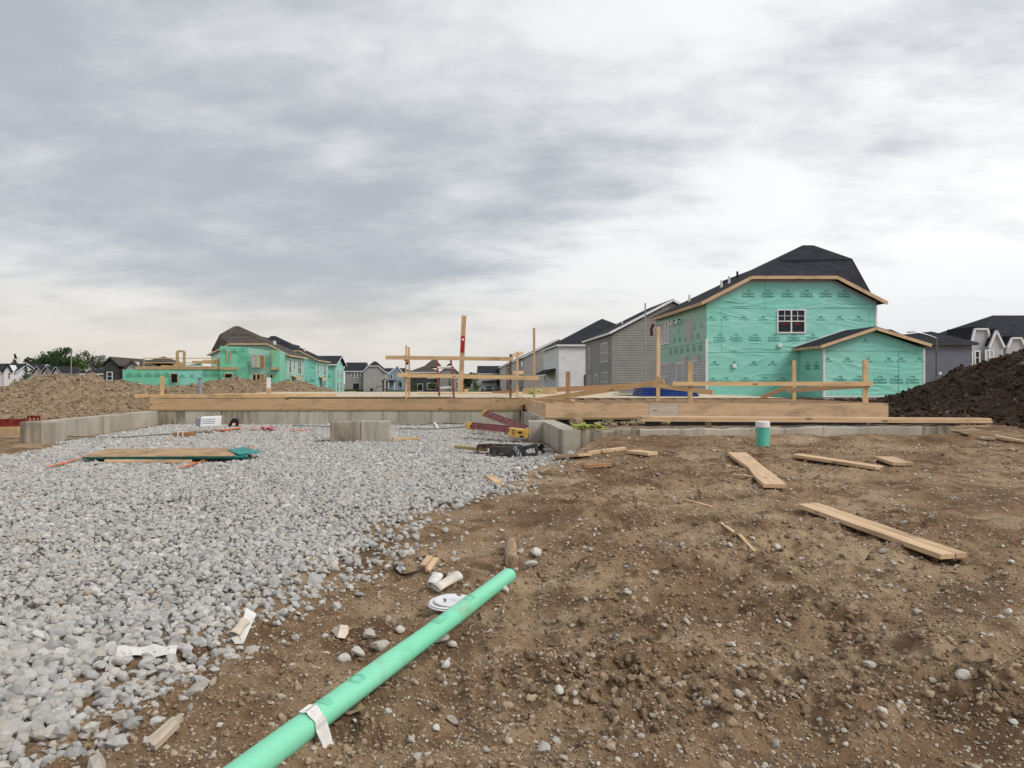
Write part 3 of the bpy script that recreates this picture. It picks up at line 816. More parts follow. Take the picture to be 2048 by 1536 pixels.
# ------------------------------------------------------------------ floor deck
SZ = CT+.038; RZ = SZ+.286; DZ = RZ+.019       # sill top, rim top, subfloor top
def deck_part(label, x0, x1, y0, y1, cuts, yfloor, jmat, seed, patch=None):
    r = random.Random(seed); root = thing('floor_deck', label, 'floor deck', ((x0+x1)/2, (y0+y1)/2, CT))
    for a, b in zip(cuts[:-1], cuts[1:]):
        o = board('rim_board', (a+.002, y0+.019, SZ+.143), (b-.002, y0+.019, SZ+.143), .038, .286, jmat if (a, b) != patch else M['oldwood'], root)
    board('sill_plate', (x0, y0+.075, CT+.019), (x1, y0+.075, CT+.019), .14, .038, M['treated'], root)
    board('rim_board', (x0+.019, y0+.04, SZ+.143), (x0+.019, y1, SZ+.143), .038, .286, jmat, root)
    board('rim_board', (x1-.019, y0+.04, SZ+.143), (x1-.019, y1, SZ+.143), .038, .286, jmat, root)
    board('rim_board', (x0, y1, SZ+.143), (x1, y1, SZ+.143), .038, .286, jmat, root)
    x = x0+.4
    while x < x1-.1:
        board('joist', (x, y0+.04, SZ+.14), (x, min(y1, yfloor+3.0), SZ+.14), .038, .28, jmat, root); x += .406
    # subfloor sheets, staggered
    me = None; row = 0; y = yfloor
    while y < y1-.05:
        d = min(1.22, y1-y); x = x0+(-1.22 if row % 2 else 0)
        while x < x1-.02:
            a = max(x, x0); b = min(x+2.44, x1)
            MB().box(a+.002, b-.002, y+.002, y+d-.002, RZ+.001, DZ+r.uniform(-.001, .001)).build('subfloor_sheet', M['subfloor'], root); x += 2.44
        y += 1.22; row += 1
    return root
deck_part('long timber floor deck on the concrete wall behind the gravel', -8.0, 1.70, 19.5, 33.0, [-8.0, -2.85, 1.70], 20.1, M['rim'], 4)
deck_part('timber floor deck at the right with open joists before the green house', 1.76, 8.62, 15.0, 33.0, [1.76, 3.82, 4.42, 8.62], 19.9, M['fir'], 5, (3.82, 4.42))
def lumber(label, p0, p1, w, t, mat, cat='board', name='board', **k):
    return tag(board(name, p0, p1, w, t, mat, None, **k), label, cat)
# lumber lying along the deck edge
lumber('long yellow board lying on the left edge of the rim, overhanging it', P(272, 793.2, 19.9)+Vector((0, 0, .02)), P(660, 794.2, 19.9)+Vector((0, 0, .02)), .14, .085, M['spf'])
lumber('thin yellow board behind the overhanging one on the deck edge', P(432, 788.2, 20.6), P(672, 789.6, 20.6), .19, .05, M['spf'])
tag(MB().box(X(570, 19.7), X(903, 19.7), 19.62, 20.8, DZ+.012, DZ+.034).build('panel_sheet', M['subfloor']), 'pale floor sheet overhanging the deck edge with a shadow line below', 'sheet')
lumber('thin board lying on the deck edge behind the red ladder', P(838, 787.5, 26), P(1090, 788.2, 26), .19, .05, M['spf'])
# end post, steel post and white post at the left
lumber('short upright yellow stud at the left end of the deck', P(324.5, 752, 19.95), P(324.5, 792, 19.95), .088, .05, M['spf'], up=(0, 1, 0))
s = thing('steel_column', 'short grey steel column on the left deck edge', 'steel post', P(400, 791, 20.1))
MB().tube([P(400, 791, 20.1), P(400, 756, 20.1)], .055, 12).build('shaft', M['steelpost'], s, smooth=False)
MB().box(X(400, 20.1)-.085, X(400, 20.1)+.085, 20.02, 20.18, Z(756, 20.1), Z(756, 20.1)+.012).build('cap_plate', M['steelpost'], s)
s = thing('marker_post', 'post with white upper half and wooden foot on the deck before the soil pile', 'post', P(537.5, 791, 20.8))
board('upper_half', P(537.5, 776, 20.8), P(537.5, 755, 20.8), .11, .04, M['white'], s, up=(0, 1, 0))
board('lower_half', P(537.5, 792, 20.8), P(537.5, 776.2, 20.8), .125, .05, M['spf'], s, up=(0, 1, 0))

# ------------------------------------------------------------------ guard rails
def stud(root, px0, y0, px1, y1, d, w=.038, t=.089, mat=None, name='post'):
    return board(name, P(px0, y0, d), P(px1, y1, d), w, t, mat or M['spf'], root, up=(0, 1, 0))
g = thing('guard_rail', 'yellow lumber guard rail with two rails and paired posts on the left deck', 'guard rail', P(820, 796, 19.6))
stud(g, 812.5, 797, 812.5, 691, 19.62, .05, .09); stud(g, 818.5, 797, 817.5, 694.5, 19.72, .05, .09)
board('rail', P(771, 715, 19.52), P(1026, 718, 19.52), .10, .038, M['spf'], g, up=(0, 1, 0))
board('rail', P(795, 750, 19.52), P(1077, 756, 19.52), .105, .038, M['spf'], g, up=(0, 1, 0))
board('block', P(807, 711, 19.57), P(817, 728, 19.57), .10, .04, M['fir'], g, up=(0, 1, 0))
board('cleat', P(815, 725, 19.57), P(815, 739, 19.57), .07, .04, M['white'], g, up=(0, 1, 0))
board('block', P(806, 746, 19.57), P(818, 762, 19.57), .08, .04, M['fir'], g, up=(0, 1, 0))
stud(g, 1034.5, 794, 1034.5, 703, 19.66, .055, .09)
board('rail', P(1023, 712, 19.75), P(1046, 706, 22.5), .10, .038, M['fir'], g, up=(0, 1, 0))
board('rail', P(1023, 746, 19.75), P(1046, 745, 22.5), .10, .038, M['fir'], g, up=(0, 1, 0))
lumber('rusty brown upright post at the right end of the left guard rail', P(1021, 795, 19.6), P(1021, 708, 19.6), .05, .06, M['rust'], 'post', 'post', up=(0, 1, 0))
lumber('tall thin bare stud standing right of the left guard rail', P(1068.5, 795, 19.7), P(1068, 656, 19.7), .055, .089, M['spf'], 'post', 'post', up=(0, 1, 0))
g = thing('guard_rail', 'lumber guard rail with three posts on the right deck before the green house', 'guard rail', P(1560, 804, 15.1))
stud(g, 1380, 808, 1380, 723, 15.1, .09, .038); stud(g, 1588, 800, 1588, 721, 16.6, .075, .038); stud(g, 1730.5, 806, 1730.5, 719, 15.1, .10, .038)
board('rail', P(1345, 767.5, 15.04), P(1745, 767.5, 15.04), .085, .038, M['spf'], g, up=(0, 1, 0))
board('rail', P(1574, 781, 16.4), P(1740, 770.5, 15.2), .10, .038, M['fir'], g, up=(0, 1, 0))
board('brace', P(1522, 795, 17.2), P(1596, 766.5, 16.7), .09, .038, M['fir'], g, up=(0, 1, 0))
board('rail', P(1293, 768.5, 16.9), P(1426, 785, 15.4), .10, .038, M['spf'], g, up=(0, 1, 0))
lumber('long yellow board leaning from the left rim up to the right deck', P(966, 816.5, 19.3), P(1328, 763, 16.6), .115, .038, M['spf'], up=(0, 1, 0))
lumber('thin bare stud standing where the leaning board ends', P(1316, 803, 16.9), P(1317, 654, 16.9), .075, .05, M['fir'], 'post', 'post', up=(0, 1, 0))
lumber('short brown board end sticking out under the leaning board', P(1085, 799, 17.4), P(1146, 801, 16.4), .10, .05, M['fir'])
lumber('stout short upright brown post before the white house', P(1136, 797, 20.6), P(1136, 743, 20.6), .115, .06, M['brownwood'], 'post', 'post', up=(0, 1, 0))
lumber('brown board on edge lying far back on the deck before the grey house', P(1113, 779, 27), P(1330, 769, 27), .17, .038, M['brownwood'], up=(0, 1, 0))
lumber('brown board on edge at the back of the left deck below the garage house', P(984, 786, 29), P(1030, 782.5, 29), .13, .038, M['brownwood'], up=(0, 1, 0))
tag(MB().slab([P(1042, 790, 26), P(1114, 788, 26), P(1114, 774, 26), P(1047, 777, 26)], (0, .02, 0)).build('panel_offcut', M['osb']), 'pale strand board offcut standing on the deck', 'board')
q = MB()
r = random.Random(4)
for i in range(16):
    a = P(1057+r.uniform(0, 20), 789-r.uniform(0, 10), 25.6+r.uniform(-.1, .1)); q.tube([a, a+Vector((r.uniform(-.1, .1), r.uniform(-.1, .1), r.uniform(-.02, .1))), a+Vector((r.uniform(-.2, .2), r.uniform(-.1, .1), -.05))], .03, 5)
tag(q.build('strap_bundle', M['straw']), 'crumpled yellow strapping beside the strand board offcut', 'strap')
# tall board with red mark
b = thing('tall_board', 'tall upright board with a red painted mark and white tag', 'board', P(921, 786, 30))
d = 30
def lean(t): return 921+(928-921)*(786-t)/(786-631.)
def seg(name, ya, yb, mat, w=.19, t=.05, dd=d): board(name, P(lean(ya), ya, dd), P(lean(yb), yb, dd), w, t, mat, b, up=(0, 1, 0))
seg('plank', 787, 631, M['rim']); seg('red_mark', 705, 672, M['redpaint'], .14, .01, d-.04); seg('tag', 681, 677, M['white'], .07, .012, d-.05)
lumber('small block of wood at the foot of the tall marked board', P(929, 782, 29.8), P(936, 782, 29.8), .12, .16, M['spf'], 'block', 'block')
# red ladder standing at the rail
l = thing('ladder', 'red ladder standing behind the left guard rail', 'ladder', P(890, 797, 19.9))
for a, c in ((873.5, 879), (901.5, 908)):
    board('side_rail', P(c, 798, 19.75), P(a, 717, 19.9), .055, .03, M['ladder_red'], l, up=(0, 1, 0))
for y, x0, x1 in ((734.5, 875, 903), (775.5, 877.5, 906)):
    MB().tube([P(x0, y+.8, 19.85), P(x1, y-.8, 19.85)], .030, 8).build('rung', M['white'], l)
# blue bundle and dark sheets on the deck
bb = thing('foam_stack', 'blue wrapped stack of sheets on the right deck', 'sheet stack', P(1338, 792, 21.5))
for i in range(4):
    z0 = DZ+.003+i*.066; MB().box(X(1283+i, 21.5), X(1396-i*2, 21.5), 21.4+i*.02, 22.6, z0, z0+.062).build('sheet', M['blue'], bb, bevel=.012)
for i, (a, c, y) in enumerate(((1226, 1284, 786), (1238, 1288, 783.5))):
    tag(MB().slab([P(a, y+2, 23+i), P(c, y+2.5, 22.5+i), P(c, y+2.5, 23.6+i), P(a+8, y+2, 24+i)], (0, 0, .03)).build('panel_sheet', (M['subfloor'], M['tealedge'])[i]), ('pale sheet lying left of the blue stack', 'teal sheet lying above the pale one left of the blue stack')[i], 'sheet')
# trash between lip and rim
r = random.Random(12)
for i, (px, py, s, lab) in enumerate(((1152, 843, .13, 'pointed tan rock below the right rim near the corner'), (1196, 848, .09, 'tan rock beside the lime green net'), (1228, 850, .07, 'small tan rock among straps below the right rim'), (1330, 845, .10, 'tan clod lying right of the straps below the rim'))):
    me = fast_mesh('rock', V80[i+3]*np.array([s, s*.8, s*.7]), F80, np.full(42, .7)); me.materials.append(M['clod_pile'])
    o = bpy.data.objects.new('rock', me); COL.objects.link(o); o.location = P(px, py, 13.2); tag(o, lab, 'rock')
q = MB()
for i in range(30):
    a = P(1160+r.uniform(0, 40), 852+r.uniform(-3, 5), 11.75+r.uniform(-.04, .1)); q.tube([a, a+Vector((r.uniform(-.1, .1), r.uniform(-.04, .04), r.uniform(-.02, .05))), a+Vector((r.uniform(-.16, .16), r.uniform(-.05, .05), r.uniform(-.04, .03)))], .016, 5)
tag(q.build('lime_net', M['lime']), 'crumpled lime green netting draped on the concrete lip', 'net')
q = MB()
for i in range(14):
    a = P(1195+r.uniform(0, 90), 849+r.uniform(-4, 3), 13+r.uniform(-.3, .6)); pts = [a+Vector((math.cos(k*.8+i)*.11*r.random(), math.sin(k*.7)*.1, .02*math.sin(k)+.03)) for k in range(7)]
    q.tube(pts, .011, 5)
tag(q.build('strap_tangle', M['straw_dull']), 'tangle of yellowed straps in the trench below the right rim', 'strap')
# two long planks on the lip
lumber('long upper plank resting above the concrete lip', P(1280, 834.5, 11.95), P(1972, 838.5, 12.25), .24, .038, M['fir'], bevel=.003)
lumber('long lower plank of the pair above the concrete lip', P(1278, 840, 11.92), P(1975, 843.6, 12.22), .235, .038, M['fir'], bevel=.003)
for px, lab in ((1420, 'small wood block under the left half of the long planks'), (1760, 'small wood block under the right half of the long planks')):
    tag(MB().box(X(px, 12)-.03, X(px, 12)+.03, 12.02+(px-1420)*.0006, 12.12+(px-1420)*.0006, CT-.04, Z(843.5, 12)-.012).build('block', M['fir']), lab, 'block')
# ------------------------------------------------------------------ house building kit
def face_map(kind, c):
    """(u, z, proud) -> world for a wall facing -y ('f', at y=c), -x ('l', at x=c) or +x ('r', at x=c)"""
    if kind == 'f': return lambda u, z, o=0.0: Vector((u, c-o, z))
    if kind == 'l': return lambda u, z, o=0.0: Vector((c-o, u, z))
    return lambda u, z, o=0.0: Vector((c+o, u, z))
def span(poly, z):
    xs = []
    for (a, b), (c, d) in zip(poly, poly[1:]+poly[:1]):
        if (b-z)*(d-z) <= 0 and b != d: xs.append(a+(c-a)*(z-b)/(d-b))
    return (min(xs), max(xs)) if len(xs) > 1 else None
def siding(mb, poly, mp, course=.115, proud=.045):
    z0 = min(p[1] for p in poly); z1 = max(p[1] for p in poly); z = z0
    while z < z1-.02:
        t = min(z+course*.82, z1-.002); a = span(poly, z+.001); b = span(poly, t-.001)
        if a and b:
            mb.quad(mp(a[0], z, proud), mp(a[1], z, proud), mp(b[1], t, proud*.7), mp(b[0], t, proud*.7))
            mb.quad(mp(a[0], z, .004), mp(a[1], z, .004), mp(a[1], z, proud), mp(a[0], z, proud))
            mb.quad(mp(b[0], t, proud*.7), mp(b[1], t, proud*.7), mp(b[1], t, .004), mp(b[0], t, .004))
        z += course
def bar(mb, mp, u0, u1, z0, z1, o0, o1):
    c = [mp(u, z, o) for o in (o0, o1) for u, z in ((u0, z0), (u1, z0), (u1, z1), (u0, z1))]
    mb.add(c, [(0, 3, 2, 1), (4, 5, 6, 7), (0, 1, 5, 4), (1, 2, 6, 5), (2, 3, 7, 6), (3, 0, 4, 7)])
def window(root, mp, u0, u1, z0, z1, cols=1, sash=True, grid=None, frame=.07, trim=None, glass=None, name='window', mid=None, tagged=False):
    """framed opening: casing and sashes proud of the wall, panes set back behind them"""
    trim = trim or M['white']; m = MB(); f = frame
    bar(m, mp, u0-f, u1+f, z1, z1+f, 0, .06); bar(m, mp, u0-f, u1+f, z0-f, z0, 0, .075)
    bar(m, mp, u0-f, u0, z0, z1, 0, .06); bar(m, mp, u1, u1+f, z0, z1, 0, .06)
    w = m.build(name, trim, root); cw = (u1-u0)/cols
    for i in range(cols):
        a = u0+i*cw; b = a+cw
        if i: 
            k = MB(); bar(k, mp, a-f*.5, a+f*.5, z0, z1, 0, .058); k.build('mullion', trim, w)
        k = MB(); bar(k, mp, a+.001, b-.001, z0+.001, z1-.001, .004, .012); k.build('pane', glass or M['glass'], w)
        zm = (z0+z1)/2
        if sash:
            k = MB(); bar(k, mp, a+.002, b-.002, zm-.03, zm+.03, .012, .05); k.build('sash_rail', trim, w)
        if grid:
            nx, nz = grid; k = MB(); lo = zm if sash else z0
            for j in range(1, nx): bar(k, mp, a+cw*j/nx-.014, a+cw*j/nx+.014, lo+.03, z1-.001, .012, .03)
            for j in range(1, nz): zz = lo+(z1-lo)*j/nz; bar(k, mp, a+.002, b-.002, zz-.014, zz+.014, .012, .032)
            k.build('muntin', trim, w)
        if tagged:
            k = MB(); bar(k, mp, a+cw*.3, b-cw*.3, zm-.20, zm-.10, .014, .018); k.build('sticker', M['sticker'], w)
    return w
M['sticker'] = plain('red_label', (.20, .02, .025), .5, .3, 20)
def door(root, mp, u0, u1, z0, z1, mat, trim=None):
    w = window(root, mp, u0, u1, z0, z1, 1, False, None, .09, trim, mat, 'door')
    k = MB(); bar(k, mp, u1-.14, u1-.08, z0+.95, z0+1.05, .012, .06); k.build('handle', M['black'], w)
    return w

def house(label, x0, x1, y0, y1, zg, ze, roof, walls, roofm, trim=None, pitch=.5, oh=.35, cut=0.0, sides='fl', course=None, cat='house', fh=.2):
    """plain house. roof: 'gy' gable facing us, 'gyh' gable front and hip back, 'gx' ridge across, 'hip'. cut = clipped gable height"""
    trim = trim or M['white']
    root = thing('house', label, cat, ((x0+x1)/2, (y0+y1)/2, zg))
    W = x1-x0; D = y1-y0; cx = (x0+x1)/2; cyy = (y0+y1)/2
    ex0, ex1, ey0, ey1 = x0-oh, x1+oh, y0-oh, y1+oh
    er = ze-pitch*oh*0+.06
    wl_ = MB(); T = Vector((0, 0, .14)); rf = MB(); fa = MB()
    def fasc(a, b, h=None):
        h = h or fh; fa.beam(Vector(a)+Vector((0, 0, .02)), Vector(b)+Vector((0, 0, .02)), .05, h)
    if roof in ('gy', 'gyh'):
        zr = er+pitch*(W/2+oh); jc = max(zr-cut, er+.1); hw = (zr-jc)/pitch
        front = [(x0, zg), (x1, zg), (x1, ze), (min(cx+hw, x1), max(jc-.12, ze)), (max(cx-hw, x0), max(jc-.12, ze)), (x0, ze)] if cut else [(x0, zg), (x1, zg), (x1, ze), (cx, zr-pitch*oh), (x0, ze)]
        wl_.slab([(u, y0, z) for u, z in front], (0, D, 0))
        yf = ey0; yj = ey0+hw
        yb = ey1-(W/2+oh) if roof == 'gyh' else ey1
        for s, ex in ((-1, ex0), (1, ex1)):
            pts = [(ex, ey0, er), (cx+s*hw, ey0, jc), (cx, yj, zr), (cx, yb, zr), (ex, ey1, er)] if cut else [(ex, ey0, er), (cx, ey0, zr), (cx, yb, zr), (ex, ey1, er)]
            rf.slab(pts, T)
            fasc((ex, ey0, er), (cx+s*hw, ey0, jc)); fasc((ex, ey0, er), (ex, ey1, er))
        if cut: rf.slab([(cx-hw, ey0, jc), (cx+hw, ey0, jc), (cx, yj, zr)], T); fasc((cx-hw, ey0, jc), (cx+hw, ey0, jc))
        if roof == 'gyh': rf.slab([(ex0, ey1, er), (ex1, ey1, er), (cx, yb, zr)], T)
    elif roof == 'gx':
        zr = er+pitch*(D/2+oh); gp = zr-pitch*oh; front = [(x0, zg), (x1, zg), (x1, ze), (x0, ze)]
        wl_.slab([(x0, y0, zg), (x0, y1, zg), (x0, y1, ze), (x0, cyy, gp), (x0, y0, ze)], (W, 0, 0))
        rf.slab([(ex0, ey0, er), (ex1, ey0, er), (ex1, cyy, zr), (ex0, cyy, zr)], T); rf.slab([(ex0, ey1, er), (ex1, ey1, er), (ex1, cyy, zr), (ex0, cyy, zr)], T)
        fasc((ex0, ey0, er), (ex1, ey0, er))
        for ex in (ex0, ex1): fasc((ex, ey0, er), (ex, cyy, zr)); fasc((ex, ey1, er), (ex, cyy, zr))
    else:
        front = [(x0, zg), (x1, zg), (x1, ze), (x0, ze)]
        wl_.box(x0, x1, y0, y1, zg, ze); hh = min(W, D)/2+oh; zr = er+pitch*hh
        a = (ex0+hh, ey0+hh, zr) ; b = (ex1-hh, ey0+hh, zr) if W >= D else (ex0+hh, ey1-hh, zr)
        if W >= D:
            rf.slab([(ex0, ey0, er), (ex1, ey0, er), b, a], T); rf.slab([(ex0, ey1, er), (ex1, ey1, er), b, a], T)
            rf.slab([(ex0, ey0, er), (ex0, ey1, er), a], T); rf.slab([(ex1, ey0, er), (ex1, ey1, er), b], T)
        else:
            rf.slab([(ex0, ey0, er), (ex1, ey0, er), a], T); rf.slab([(ex0, ey1, er), (ex1, ey1, er), b], T)
            rf.slab([(ex0, ey0, er), (ex0, ey1, er), b, a], T); rf.slab([(ex1, ey0, er), (ex1, ey1, er), b, a], T)
        fasc((ex0, ey0, er), (ex1, ey0, er)); fasc((ex0, ey0, er), (ex0, ey1, er)); fasc((ex1, ey0, er), (ex1, ey1, er))
    wall = wl_.build('wall', walls, root)
    if course:
        s = MB()
        if 'f' in sides: siding(s, front, face_map('f', y0), course)
        if 'l' in sides: siding(s, [(y0, zg), (y1, zg), (y1, ze), (y0, ze)], face_map('l', x0), course)
        if 'r' in sides: siding(s, [(y0, zg), (y1, zg), (y1, ze), (y0, ze)], face_map('r', x1), course)
        s.build('siding', walls, wall)
    rr = rf.build('roof', roofm, root); fa.build('fascia', trim, rr)
    if course:
        cb = MB()
        for xx in (x0, x1): cb.box(xx-.05, xx+.05, y0-.035, y0+.05, zg, ze)
        cb.build('corner_board', trim if walls is not M['grey'] else M['grey_mid'], wall)
    return root, rr
def vents(root, roof, pts):
    for p in pts:
        p = Vector(p); MB().tube([p-Vector((0, 0, .15)), p+Vector((0, 0, .38))], .075, 8).build('vent_pipe', M['white'], roof)

# flat print on the house wrap: lettering as thin sheets on the wall
def text_mesh(lines):
    """lines: (text, size, x, z, shear)"""
    vs = []; fs = []
    for txt, size, ox, oz, bold in lines:
        cu = bpy.data.curves.new('t', 'FONT'); cu.body = txt; cu.size = size; cu.align_x = 'CENTER'; cu.offset = bold; cu.resolution_u = 2
        ob = bpy.data.objects.new('t', cu); COL.objects.link(ob)
        dg = bpy.context.evaluated_depsgraph_get(); me = bpy.data.meshes.new_from_object(ob.evaluated_get(dg))
        b = len(vs); vs += [(v.co.x+ox, 0.0, v.co.y+oz) for v in me.vertices]; fs += [tuple(b+i for i in p.vertices) for p in me.polygons]
        bpy.data.objects.remove(ob); bpy.data.curves.remove(cu); bpy.data.meshes.remove(me)
    return vs, fs
def poly_xz(vs, fs, pts):
    b = len(vs); vs += [(x, 0.0, z) for x, z in pts]; fs.append(tuple(range(b, b+len(pts))))
def arc_band(vs, fs, cx, cz, r0, r1, a0, a1, n=8, sx=1.0):
    for i in range(n):
        a = R(a0+(a1-a0)*i/n); b = R(a0+(a1-a0)*(i+1)/n)
        poly_xz(vs, fs, [(cx+sx*r0*math.cos(a), cz+r0*math.sin(a)), (cx+sx*r1*math.cos(a), cz+r1*math.sin(a)), (cx+sx*r1*math.cos(b), cz+r1*math.sin(b)), (cx+sx*r0*math.cos(b), cz+r0*math.sin(b))])
def print_a():
    vs, fs = text_mesh([('Kingspan', .185, 0, -.03, .004), ('GreenGuard', .135, 0, -.175, .007)])
    arc_band(vs, fs, .02, .10, .10, .125, 20, 160, 8, 1.0)          # the lion-like curl above the name
    arc_band(vs, fs, .05, .12, .045, .075, -60, 150, 7)
    poly_xz(vs, fs, [(-.16, .13), (-.05, .20), (-.03, .19), (-.13, .115)]); poly_xz(vs, fs, [(-.09, .20), (.01, .245), (.03, .235), (-.06, .185)]); poly_xz(vs, fs, [(.08, .21), (.14, .12), (.12, .11), (.06, .20)])
    arc_band(vs, fs, 0, -.06, .05, .066, 200, 340, 5, 1.4)
    me = bpy.data.meshes.new('print'); me.from_pydata(vs, [], fs); return me
def print_b():
    vs, fs = text_mesh([('M/I HOMES', .105, 0, -.135, .001)])
    poly_xz(vs, fs, [(-.15, .02), (-.02, .13), (.02, .13), (-.11, .0)]); poly_xz(vs, fs, [(.02, .13), (.13, .04), (.15, .02), (-.02, .13)])
    poly_xz(vs, fs, [(-.06, .05), (-.015, .085), (-.015, -.03), (-.06, -.03)]); poly_xz(vs, fs, [(.02, .09), (.06, .06), (.06, -.03), (.02, -.03)]); poly_xz(vs, fs, [(-.015, .05), (.02, .06), (.02, .03), (-.015, .02)])
    me = bpy.data.meshes.new('print'); me.from_pydata(vs, [], fs); return me
PA, PB = print_a(), print_b(); PA.materials.append(M['ink']); PB.materials.append(M['ink'])
PA2, PB2 = PA.copy(), PB.copy(); PA2.materials[0] = M['ink_pale']; PB2.materials[0] = M['ink_pale']
def stamp(parent, me, p, kind='f', s=1.0):
    o = bpy.data.objects.new('printed_logo', me); COL.objects.link(o); o.parent = parent; o.location = Vector(p)-OFF[parent.name]; o.scale = (s, s, s)
    if kind == 'l': o.rotation_euler = (0, 0, -R(90))
    if kind == 'r': o.rotation_euler = (0, 0, R(90))
    return o
def clip_band(poly, za, zb):
    out = []
    for lo, keep in ((za, 1), (zb, -1)):
        src = poly if not out else out; res = []
        for (a, b), (c, d) in zip(src, src[1:]+src[:1]):
            ia = (b-lo)*keep >= 0; ic = (d-lo)*keep >= 0
            if ia: res.append((a, b))
            if ia != ic: res.append((a+(c-a)*(lo-b)/(d-b), lo))
        out = res
        if not out: return []
    return out
def sheets(wall, mp, poly, zcuts, mat, proud=.006):
    """wrap courses, each lapping over the one below, with a dark sheet edge"""
    for i in range(len(zcuts)-1):
        p = clip_band(poly, zcuts[i], zcuts[i+1])
        if len(p) < 3: continue
        o = proud+.004*(i % 2)
        m = MB(); n = len(p); a = [mp(u, z, o) for u, z in p]; b = [mp(u, z, .001) for u, z in p]
        m.add(a+b, [tuple(range(n))]+[(k, (k+1) % n, n+(k+1) % n, n+k) for k in range(n)]); m.build('wrap_sheet', mat, wall)
        s = span(p, zcuts[i]+.01)
        if i and s:
            k = MB(); bar(k, mp, s[0], s[1], zcuts[i]-.013, zcuts[i]+.013, .004, .0125); k.build('sheet_edge', M['seam'], wall)

# ------------------------------------------------------------------ the clipped-gable house type (green wrap), used three times
def wrap_house(label, xs, mrr, d, dz, zg, roofm, wrapm, wrapside, depth=10.6):
    root = thing('wrapped_house', label, 'house', (xs+mrr*4.75, d+5, EYE+zg))
    def Q(u, y, z): return Vector((xs+mrr*u, y, EYE+z+dz))
    f = d-.4; g = zg-dz
    zl = lambda u: 4.42+.514*(u+.4)
    poly = [(0, g), (9.5, g), (9.5, 4.46), (7.12, 5.72), (2.38, 5.72), (0, 4.46)]
    wb = MB(); wb.slab([Q(u, d, z) for u, z in poly], (0, depth-.02, 0))
    wall = wb.build('wall', wrapm, root)
    def mpf(u, z, o=0.0): return Q(u, d-o, z)
    def mps(u, z, o=0.0): return Q(-o, d+u, z)
    rf = MB(); T = Vector((0, 0, .13))
    E1 = Q(-.4, f, 4.42); J1 = Q(2.38, f, 5.85); J2 = Q(7.12, f, 5.85); Ja = Q(4.75, f+2.4, 7.07); Pp = Q(7.05, d+3.6, 8.25); P2 = Q(7.7, d+3.6, 8.25); E2 = Q(-.4, d+depth+.4, 4.42)
    R1 = Q(8.85, d+1.3, 7.05); R3 = Q(9.80, d+1.0, 5.0)
    rf.slab([E1, J1, Ja, Pp, E2], T); rf.slab([J1, J2, Ja], T)
    rf.slab([J2, Q(9.9, f, 4.42), Q(9.9, d+depth+.4, 4.42), Q(4.75, d+depth+.4, 7.07), Ja], T)
    rf.slab([Ja, Pp, P2, R1], T); rf.slab([Ja, R1, R3, J2], T)
    rf.slab([P2, Q(7.7, d+8, 8.25), Q(9.8, d+8, 5.0), R3, R1], T); rf.slab([E2, Pp, P2, Q(7.7, d+8, 8.25), Q(9.9, d+depth+.4, 4.42)], T)
    roof = rf.build('roof', roofm, root)
    fa = [(E1, J1), (J1, J2), (J2, Q(9.9, f, 4.42)), (E1, E2)]
    for a, b in fa:
        board('fascia', a+Vector((0, -.03, .0)), b+Vector((0, -.03, .0)), .05, .185, M['fir'], root)
    fr = MB()
    for a, b in ((Q(0, d-.03, 4.47), Q(2.40, d-.03, 5.70)), (Q(7.10, d-.03, 5.70), Q(9.5, d-.03, 4.47)), (Q(2.40, d-.03, 5.70), Q(7.10, d-.03, 5.70))): fr.beam(a, b, .04, .12)
    fr.build('frieze', M['tape'], root)
    return root, wall, roof, poly, mpf, mps, Q
DA = 42.0
ha, wa, ra, polyA, mpf, mps, Q = wrap_house('large green wrapped house with black clipped gable roof at the right', 13.94, 1, DA, 0, -.84, M['roof_black'], M['wrap'], M['wrap_shaded'])
sheets(wa, mpf, polyA, [-.84, 1.72, 4.18, 5.72], M['wrap'])
sideA = [(0, -.84), (10.6, -.84), (10.6, 4.42), (0, 4.42)]
sheets(wa, mps, sideA, [1.36, 2.3, 4.42], M['wrap_shaded'])
s = MB(); siding(s, [(0.06, -.84), (10.6, -.84), (10.6, 1.36), (.06, 1.36)], mps, .16); s.build('siding', M['grey_pale'], wa)
k = MB(); k.box(13.94-.04, 13.94+.06, DA-.04, DA+.06, EYE-.84, EYE+2.45); k.build('corner_board', M['white'], wa)
k = MB(); k.box(23.44-.06, 23.44+.04, DA-.04, DA+.06, EYE-.84, EYE+4.4); k.build('corner_board', M['white'], wa)
uz = lambda px: (px-PX)/FPX*DA-13.94
zv = lambda py: (PY-py)/FPX*DA
window(ha, mpf, uz(1556), uz(1608), zv(664), zv(621), 2, True, (2, 2), .075, tagged=True)
for py, pxs in ((588, (1497, 1536, 1575, 1613, 1651, 1688)), (676, (1439, 1472, 1510, 1548, 1587, 1625)), (763, (1425, 1452, 1490, 1529, 1566))):
    for px in pxs: stamp(wa, PA, P(px, py, DA-.016))
for py, pxs in ((636, (1423, 1450, 1488, 1527, 1642, 1680, 1718)), (726, (1430, 1469, 1508, 1546, 1583))):
    for px in pxs: stamp(wa, PB, P(px, py, DA-.016))
for px, ya, yb in ((1443, 705, 619), (1739, 655, 619), (1660, 790, 705), (1530, 619, 560)):
    k = MB(); bar(k, mpf, uz(px)-.01, uz(px)+.01, zv(ya), zv(yb), .004, .0115); k.build('sheet_edge', M['seam'], wa)
r = random.Random(40)
